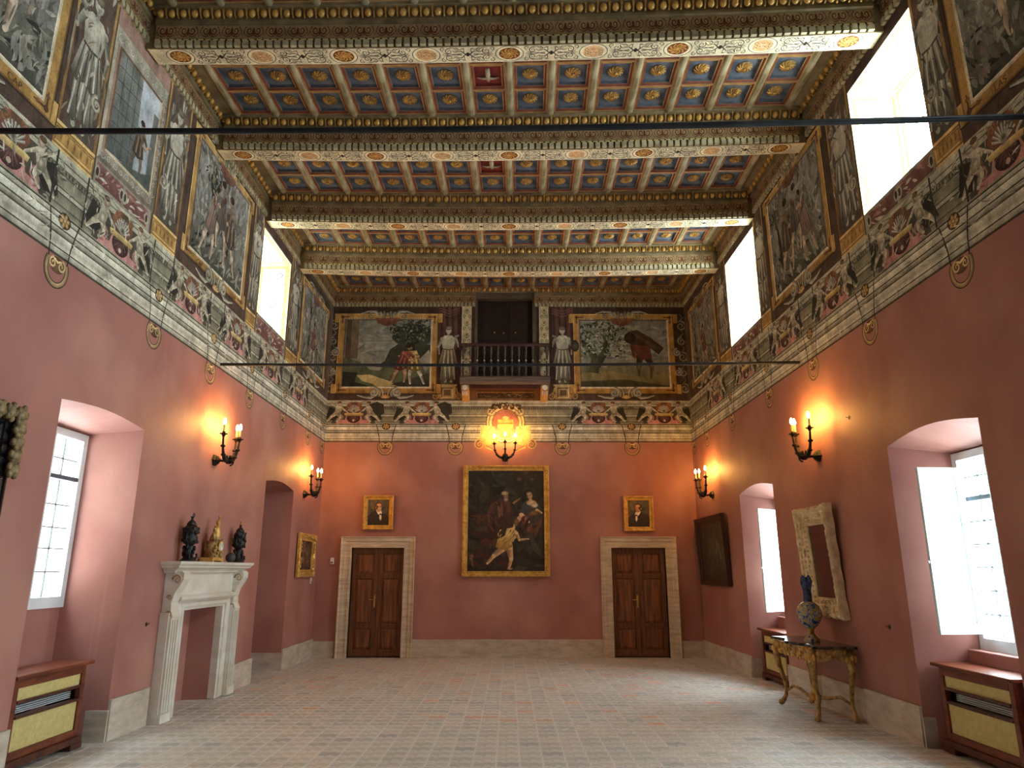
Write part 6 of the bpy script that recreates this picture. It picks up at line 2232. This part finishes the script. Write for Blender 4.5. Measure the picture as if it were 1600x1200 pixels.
# ------------------------------------------------------------------ ornaments on the mantel shelf
def urn(label, y, topping):
    t = thing('bronze_urn', label, 'urn', (-3.585, y, ZM), PI / 2, 'bronze urns on the mantel')
    m = M(); m.lathe([(0.085, 0.0), (0.085, 0.015), (0.07, 0.025), (0.06, 0.04)], 16)
    m.build('base', BRONZE, t, smooth=True)
    rn = random.Random(int(y * 10))
    m = M(); m.lathe([(0.06, 0.04), (0.045, 0.08), (0.042, 0.13), (0.05, 0.16), (0.04, 0.18)], 14)
    for k in range(16):
        a = rn.uniform(0, 2 * PI); z = rn.uniform(0.04, 0.17)
        m.ell((0.055 * math.cos(a), 0.055 * math.sin(a), z), (0.018, 0.018, 0.03), 6, 4)
    m.tube([(0.05, -0.04, 0.02), (0.085, -0.06, 0.05), (0.075, -0.055, 0.09)], [0.02, 0.015, 0.012], 6)
    m.build('figured_stem', BRONZE, t, smooth='all')
    m = M()
    m.lathe([(0.04, 0.18), (0.07, 0.20), (0.082, 0.235), (0.08, 0.27), (0.065, 0.29), (0.075, 0.31), (0.078, 0.35), (0.068, 0.38), (0.05, 0.40)], 16)
    for k in range(26):
        a = rn.uniform(0, 2 * PI); z = rn.uniform(0.2, 0.38)
        m.ell((0.078 * math.cos(a), 0.078 * math.sin(a), z), (0.017, 0.017, 0.02), 6, 4)
    m.build('body', BRONZE, t, smooth='all')
    for s in (-1, 1):
        m = M().tube([(s * 0.07, 0, 0.21), (s * 0.11, 0, 0.24), (s * 0.10, 0, 0.29), (s * 0.072, 0, 0.32)], 0.010, 6)
        m.build('handle', BRONZE, t, smooth='all')
    m = M()
    m.lathe([(0.055, 0.40), (0.05, 0.42), (0.032, 0.445), (0.014, 0.46), (0.014, 0.48), (0.02, 0.49)], 14)
    m.build('lid', BRONZE, t, smooth=True)
    m = M()
    if topping:
        m.tube([(-0.045, 0, 0.49), (0.0, 0, 0.495), (0.03, 0, 0.495)], [0.005, 0.01, 0.008], 6)
        m.tube([(0.03 + 0.02 * math.cos(a), 0, 0.515 + 0.02 * math.sin(a)) for a in [2 * PI * k / 10 for k in range(11)]], 0.006, 6)
    else:
        m.lathe([(0.012, 0.48), (0.010, 0.52), (0.013, 0.53)], 8)
    m.build('finial', BRONZE if topping else GILTOLD, t, smooth=True)
urn('blackened bronze urn with a ring finial on the mantel shelf', 8.20, True)
urn('blackened bronze urn with a plain peg finial beside the dark ball', 9.70, False)
ck = thing('mantel_clock', 'gilded figural clock with a white dial between the bronze urns', 'clock', (-3.59, 8.88, ZM), PI / 2)
m = M(); m.prism([(-0.17, 0.0), (-0.17, 0.03), (-0.155, 0.055), (0.155, 0.055), (0.17, 0.03), (0.17, 0.0), (0.12, 0.0), (0.11, 0.015), (-0.11, 0.015), (-0.12, 0.0)], lambda p, q, t: (p, t, q), -0.075, 0.085)
m.build('base', GILT, ck, bevel=0.004)
rn = random.Random(12)
m = M()
m.box(-0.10, -0.05, 0.055, 0.10, 0.07, 0.25)
for k in range(60):
    x = rn.uniform(-0.14, 0.13); z = rn.uniform(0.06, 0.26)
    if abs(x) < 0.05 and 0.12 < z < 0.24: continue
    m.ell((x, rn.uniform(-0.075, -0.04), z), (rn.uniform(0.012, 0.026), 0.018, rn.uniform(0.012, 0.03)), 6, 4)
m.build('case', GILTOLD, ck, smooth='all')
m = M(); m.lathe([(0.062, 0.0), (0.066, 0.015), (0.055, 0.022), (0.05, 0.022)], 20, (0.03, -0.065, 0.185), axis='y')
m.build('bezel', GILT, ck, smooth=True)
m = M(); m.lathe([(0.05, 0.0), (0.049, 0.004)], 20, (0.03, -0.087, 0.185), axis='y')
dial = m.build('dial', PLASTIC, ck)
m = M()
m.box(0.028, -0.094, 0.185, 0.032, -0.0925, 0.22); m.box(0.03, -0.094, 0.183, 0.055, -0.0925, 0.187)
m.build('hands', BLACK, dial)
def figurine(parent):
    m = M()
    m.tube([(0.02, 0, 0.25), (0.035, -0.005, 0.32), (0.03, -0.01, 0.39), (0.025, -0.01, 0.43)], [0.065, 0.05, 0.035, 0.028], 10)
    m.ell((0.03, -0.015, 0.475), (0.024, 0.026, 0.03), 8, 6)
    m.tube([(0.045, 0, 0.42), (0.085, -0.01, 0.46), (0.06, -0.015, 0.53)], [0.016, 0.013, 0.01], 6)
    m.tube([(0.0, 0, 0.42), (-0.05, -0.02, 0.38), (-0.085, -0.03, 0.40)], [0.016, 0.013, 0.01], 6)
    m.ell((0.06, -0.015, 0.545), (0.02, 0.015, 0.02), 6, 4)
    return m.build('standing_figure', GILT, parent, smooth='all')
figurine(ck)
m = M()
m.tube([(-0.07, -0.01, 0.26), (-0.06, -0.015, 0.31), (-0.055, -0.015, 0.345)], [0.04, 0.034, 0.024], 8)
m.ell((-0.055, -0.02, 0.375), (0.022, 0.024, 0.026), 8, 6)
m.tube([(-0.06, -0.03, 0.27), (-0.02, -0.07, 0.28), (-0.02, -0.075, 0.25)], [0.022, 0.018, 0.012], 6)
m.tube([(-0.08, -0.02, 0.33), (-0.12, -0.04, 0.30), (-0.125, -0.05, 0.265)], [0.014, 0.012, 0.01], 6)
m.build('seated_figure', GILTOLD, ck, smooth='all')
orb = thing('dark_ball', 'small dark grey ball at the foot of a bronze urn', 'ball', (-3.575, 9.42, ZM))
m = M(); m.ell((0, 0, 0.062), 0.062, 20, 12)
m.build('ball', mat('grey_stone', (84, 78, 76), (58, 54, 52), scale=9, rough=0.5), orb, smooth='all')
m = M(); m.lathe([(0.03, 0.0), (0.026, 0.006)], 14)
m.build('ring_stand', BRONZE, orb)

# ------------------------------------------------------------------ wall lights
def sconce(label, loc, rz, arms, group='wrought iron candle wall lights', drop=0.0):
    t = thing('wall_light', label, 'wall light', loc, rz, group)
    m = M()
    m.lathe([(0.075, 0.0), (0.07, 0.02), (0.05, 0.035), (0.055, 0.045), (0.03, 0.065), (0.02, 0.075)], 14, axis='y', wob=lambda a, h: 1 + 0.12 * math.cos(6 * a))
    m.build('wall_plate', IRON, t, smooth=True)
    m = M()
    m.tube([(0, -0.06, 0), (0, -0.12, -0.01), (0, -0.18, -0.01)], [0.018, 0.014, 0.02], 8)
    m.ell((0, -0.17, -0.005), (0.036, 0.036, 0.045), 8, 6)
    for k in range(6):
        a = 2 * PI * k / 6
        m.ell((0.035 * math.cos(a), -0.17 + 0.035 * math.sin(a), 0.035), (0.014, 0.014, 0.03), 6, 4)
    pts = []
    for k in range(16):
        a = -PI / 2 + 2 * PI * 1.2 * k / 15
        r = 0.05 * (1 - 0.75 * k / 15)
        pts.append((0, -0.20 - r * math.cos(a) , -0.02 + r * math.sin(a)))
    m.tube(pts, 0.010, 6)
    m.build('hub', IRON, t, smooth='all')
    for x, y, zc in arms:
        m = M()
        pts = []
        for k in range(9):
            u = k / 8
            pts.append((x * math.sin(u * PI / 2) ** 0.9, -0.17 + (y + 0.17) * math.sin(u * PI / 2), -0.01 + (zc + 0.01) * (1 - math.cos(u * PI / 2)) - 0.03 * math.sin(u * PI)))
        m.tube(pts, [0.026, 0.027, 0.026, 0.024, 0.021, 0.018, 0.015, 0.014, 0.014], 8)
        for k in (2, 4, 6):
            q = pts[k]
            m.ell((q[0], q[1], q[2]), (0.033, 0.033, 0.022), 6, 4)
        ar = m.build('arm', IRON, t, smooth='all')
        m = M(); m.lathe([(0.012, -0.02), (0.024, -0.008), (0.02, 0.0), (0.048, 0.012), (0.05, 0.018), (0.02, 0.02), (0.02, 0.04), (0.016, 0.045)], 14, (x, y, zc))
        m.build('drip_pan', IRON, ar, smooth=True)
        m = M(); m.lathe([(0.0135, 0.04), (0.0135, 0.13), (0.010, 0.133)], 12, (x, y, zc))
        m.build('candle', CANDLE, ar, smooth=True)
        m = M(); m.lathe([(0.007, 0.133), (0.017, 0.150), (0.019, 0.167), (0.013, 0.190), (0.003, 0.212)], 10, (x, y, zc))
        m.build('bulb', BULB, ar, smooth='all')
    return t
ARMS = [(-0.21, -0.17, 0.285), (0.21, -0.17, 0.285), (0.0, -0.29, 0.25)]
sconce('black iron candle light high on the wall above the mantel shelf', (-W, 8.90, 2.93), PI / 2, ARMS)
sconce('black iron candle light above the small gold-framed painting', (-W, 12.95, 2.92), PI / 2, ARMS)
sconce('black iron candle light above the carved mirror', (W, 8.39, 2.91), -PI / 2, ARMS)
sconce('black iron candle light above the wide blackened landscape', (W, 12.93, 2.91), -PI / 2, ARMS)
sconce('three-armed iron candle light in front of the painted coat of arms', (-0.07, DB, 3.76), 0, [(-0.215, -0.20, 0.25), (0.0, -0.29, 0.27), (0.205, -0.20, 0.26)])

# ------------------------------------------------------------------ iron tie rods across the room
def tie_rod(label, y0, y1, z, sag):
    n = 16
    pts = []
    for k in range(n + 1):
        u = k / n
        pts.append((-W + 2 * W * u, y0 + (y1 - y0) * u, z - sag * (1 - (2 * u - 1) ** 2)))
    m = M().tube(pts, 0.019, 10)
    o = m.build('tie_rod', RODMAT, None, smooth=True)
    tag(o, label, 'tie rod', 'iron tie rods')
tie_rod('dark iron tie rod in line with the chimneypiece, crossing before the balcony', 8.78, 8.66, 4.15, 0.02)
tie_rod('dark iron tie rod crossing just under the first blue coffers', 3.74, 3.53, 4.14, 0.05)

# ------------------------------------------------------------------ small fittings
def box_thing(name, label, cat, loc, rz, w, h, d, m_):
    t = thing(name, label, cat, loc, rz)
    m = M().box(-w / 2, -d, -h / 2, w / 2, 0, h / 2)
    m.build('housing', m_, t, bevel=min(w, d) * 0.2)
    m = M().box(-w * 0.3, -d - 0.002, -h * 0.35, w * 0.3, -d + 0.001, -h * 0.1)
    m.build('lens', LEAD, t)
box_thing('wall_sensor', 'small white sensor beside the door surround under the bearded portrait', 'sensor', (-3.40, DB, 1.76), 0, 0.07, 0.12, 0.04, PLASTIC)
box_thing('picture_tag', 'tiny white tag on the wall under the small gold-framed painting', 'tag', (-W, 13.78, 1.40), PI / 2, 0.08, 0.10, 0.02, PLASTIC)
for lab, side, y, z in (('old socket hole in the plaster beside the chimneypiece', -1, 7.66, 1.06), ('old socket hole in the plaster between mirror and window recess', 1, 7.25, 1.06),
                        ('faint iron hook in the plaster level with the candle light above the mirror', 1, 7.55, 3.20)):
    t = thing('wall_hook', lab, 'hook', (side * W, y, z), PI / 2 if side < 0 else -PI / 2)
    m = M(); m.lathe([(0.022, 0.0), (0.02, 0.004), (0.012, 0.006)], 10, axis='y')
    m.build('rosette_plate', IRON, t)
    m = M().tube([(0, -0.005, 0), (0, -0.025, 0), (0, -0.03, 0.012)], 0.004, 6)
    m.build('hook', IRON, t)

# ------------------------------------------------------------------ arcade outside the left window; unseen length and height added to shade that side
ob = thing('outside_arcade', 'pale stone arcade seen through the leaded window, extended unseen to shade that side', 'building', (-8.2, 6.0, 0))
AW = 2.2
prev = []
for k in range(-5, 6):
    c = 0.65 + k * AW
    ar = [(c - AW / 2, -1.0), (c - 0.75, -1.0), (c - 0.75, 3.2)] + [(c - 0.75 * math.cos(PI * j / 12), 3.2 + 0.75 * math.sin(PI * j / 12)) for j in range(1, 12)] + [(c + 0.75, 3.2), (c + 0.75, -1.0), (c + AW / 2, -1.0), (c + AW / 2, 8.5), (c - AW / 2, 8.5)]
    m = M()
    tess(m, ar, [], lambda y, z: (0.0, y, z))
    tess(m, ar, [], lambda y, z: (-0.4, y, z))
    loft(m, ar, ar, lambda y, z: (0.0, y, z), lambda y, z: (-0.4, y, z))
    m.build('arch_bay', STONEOUT, ob, recalc=False)
m = M().box(-2.6, -11.5, -1.0, -2.4, 12.8, 8.5)
m.build('inner_wall', STONEOUT, ob)
m = M().box(-2.6, -11.5, 8.5, 0.15, 12.8, 8.7)
m.build('coping', STONEOUT, ob)
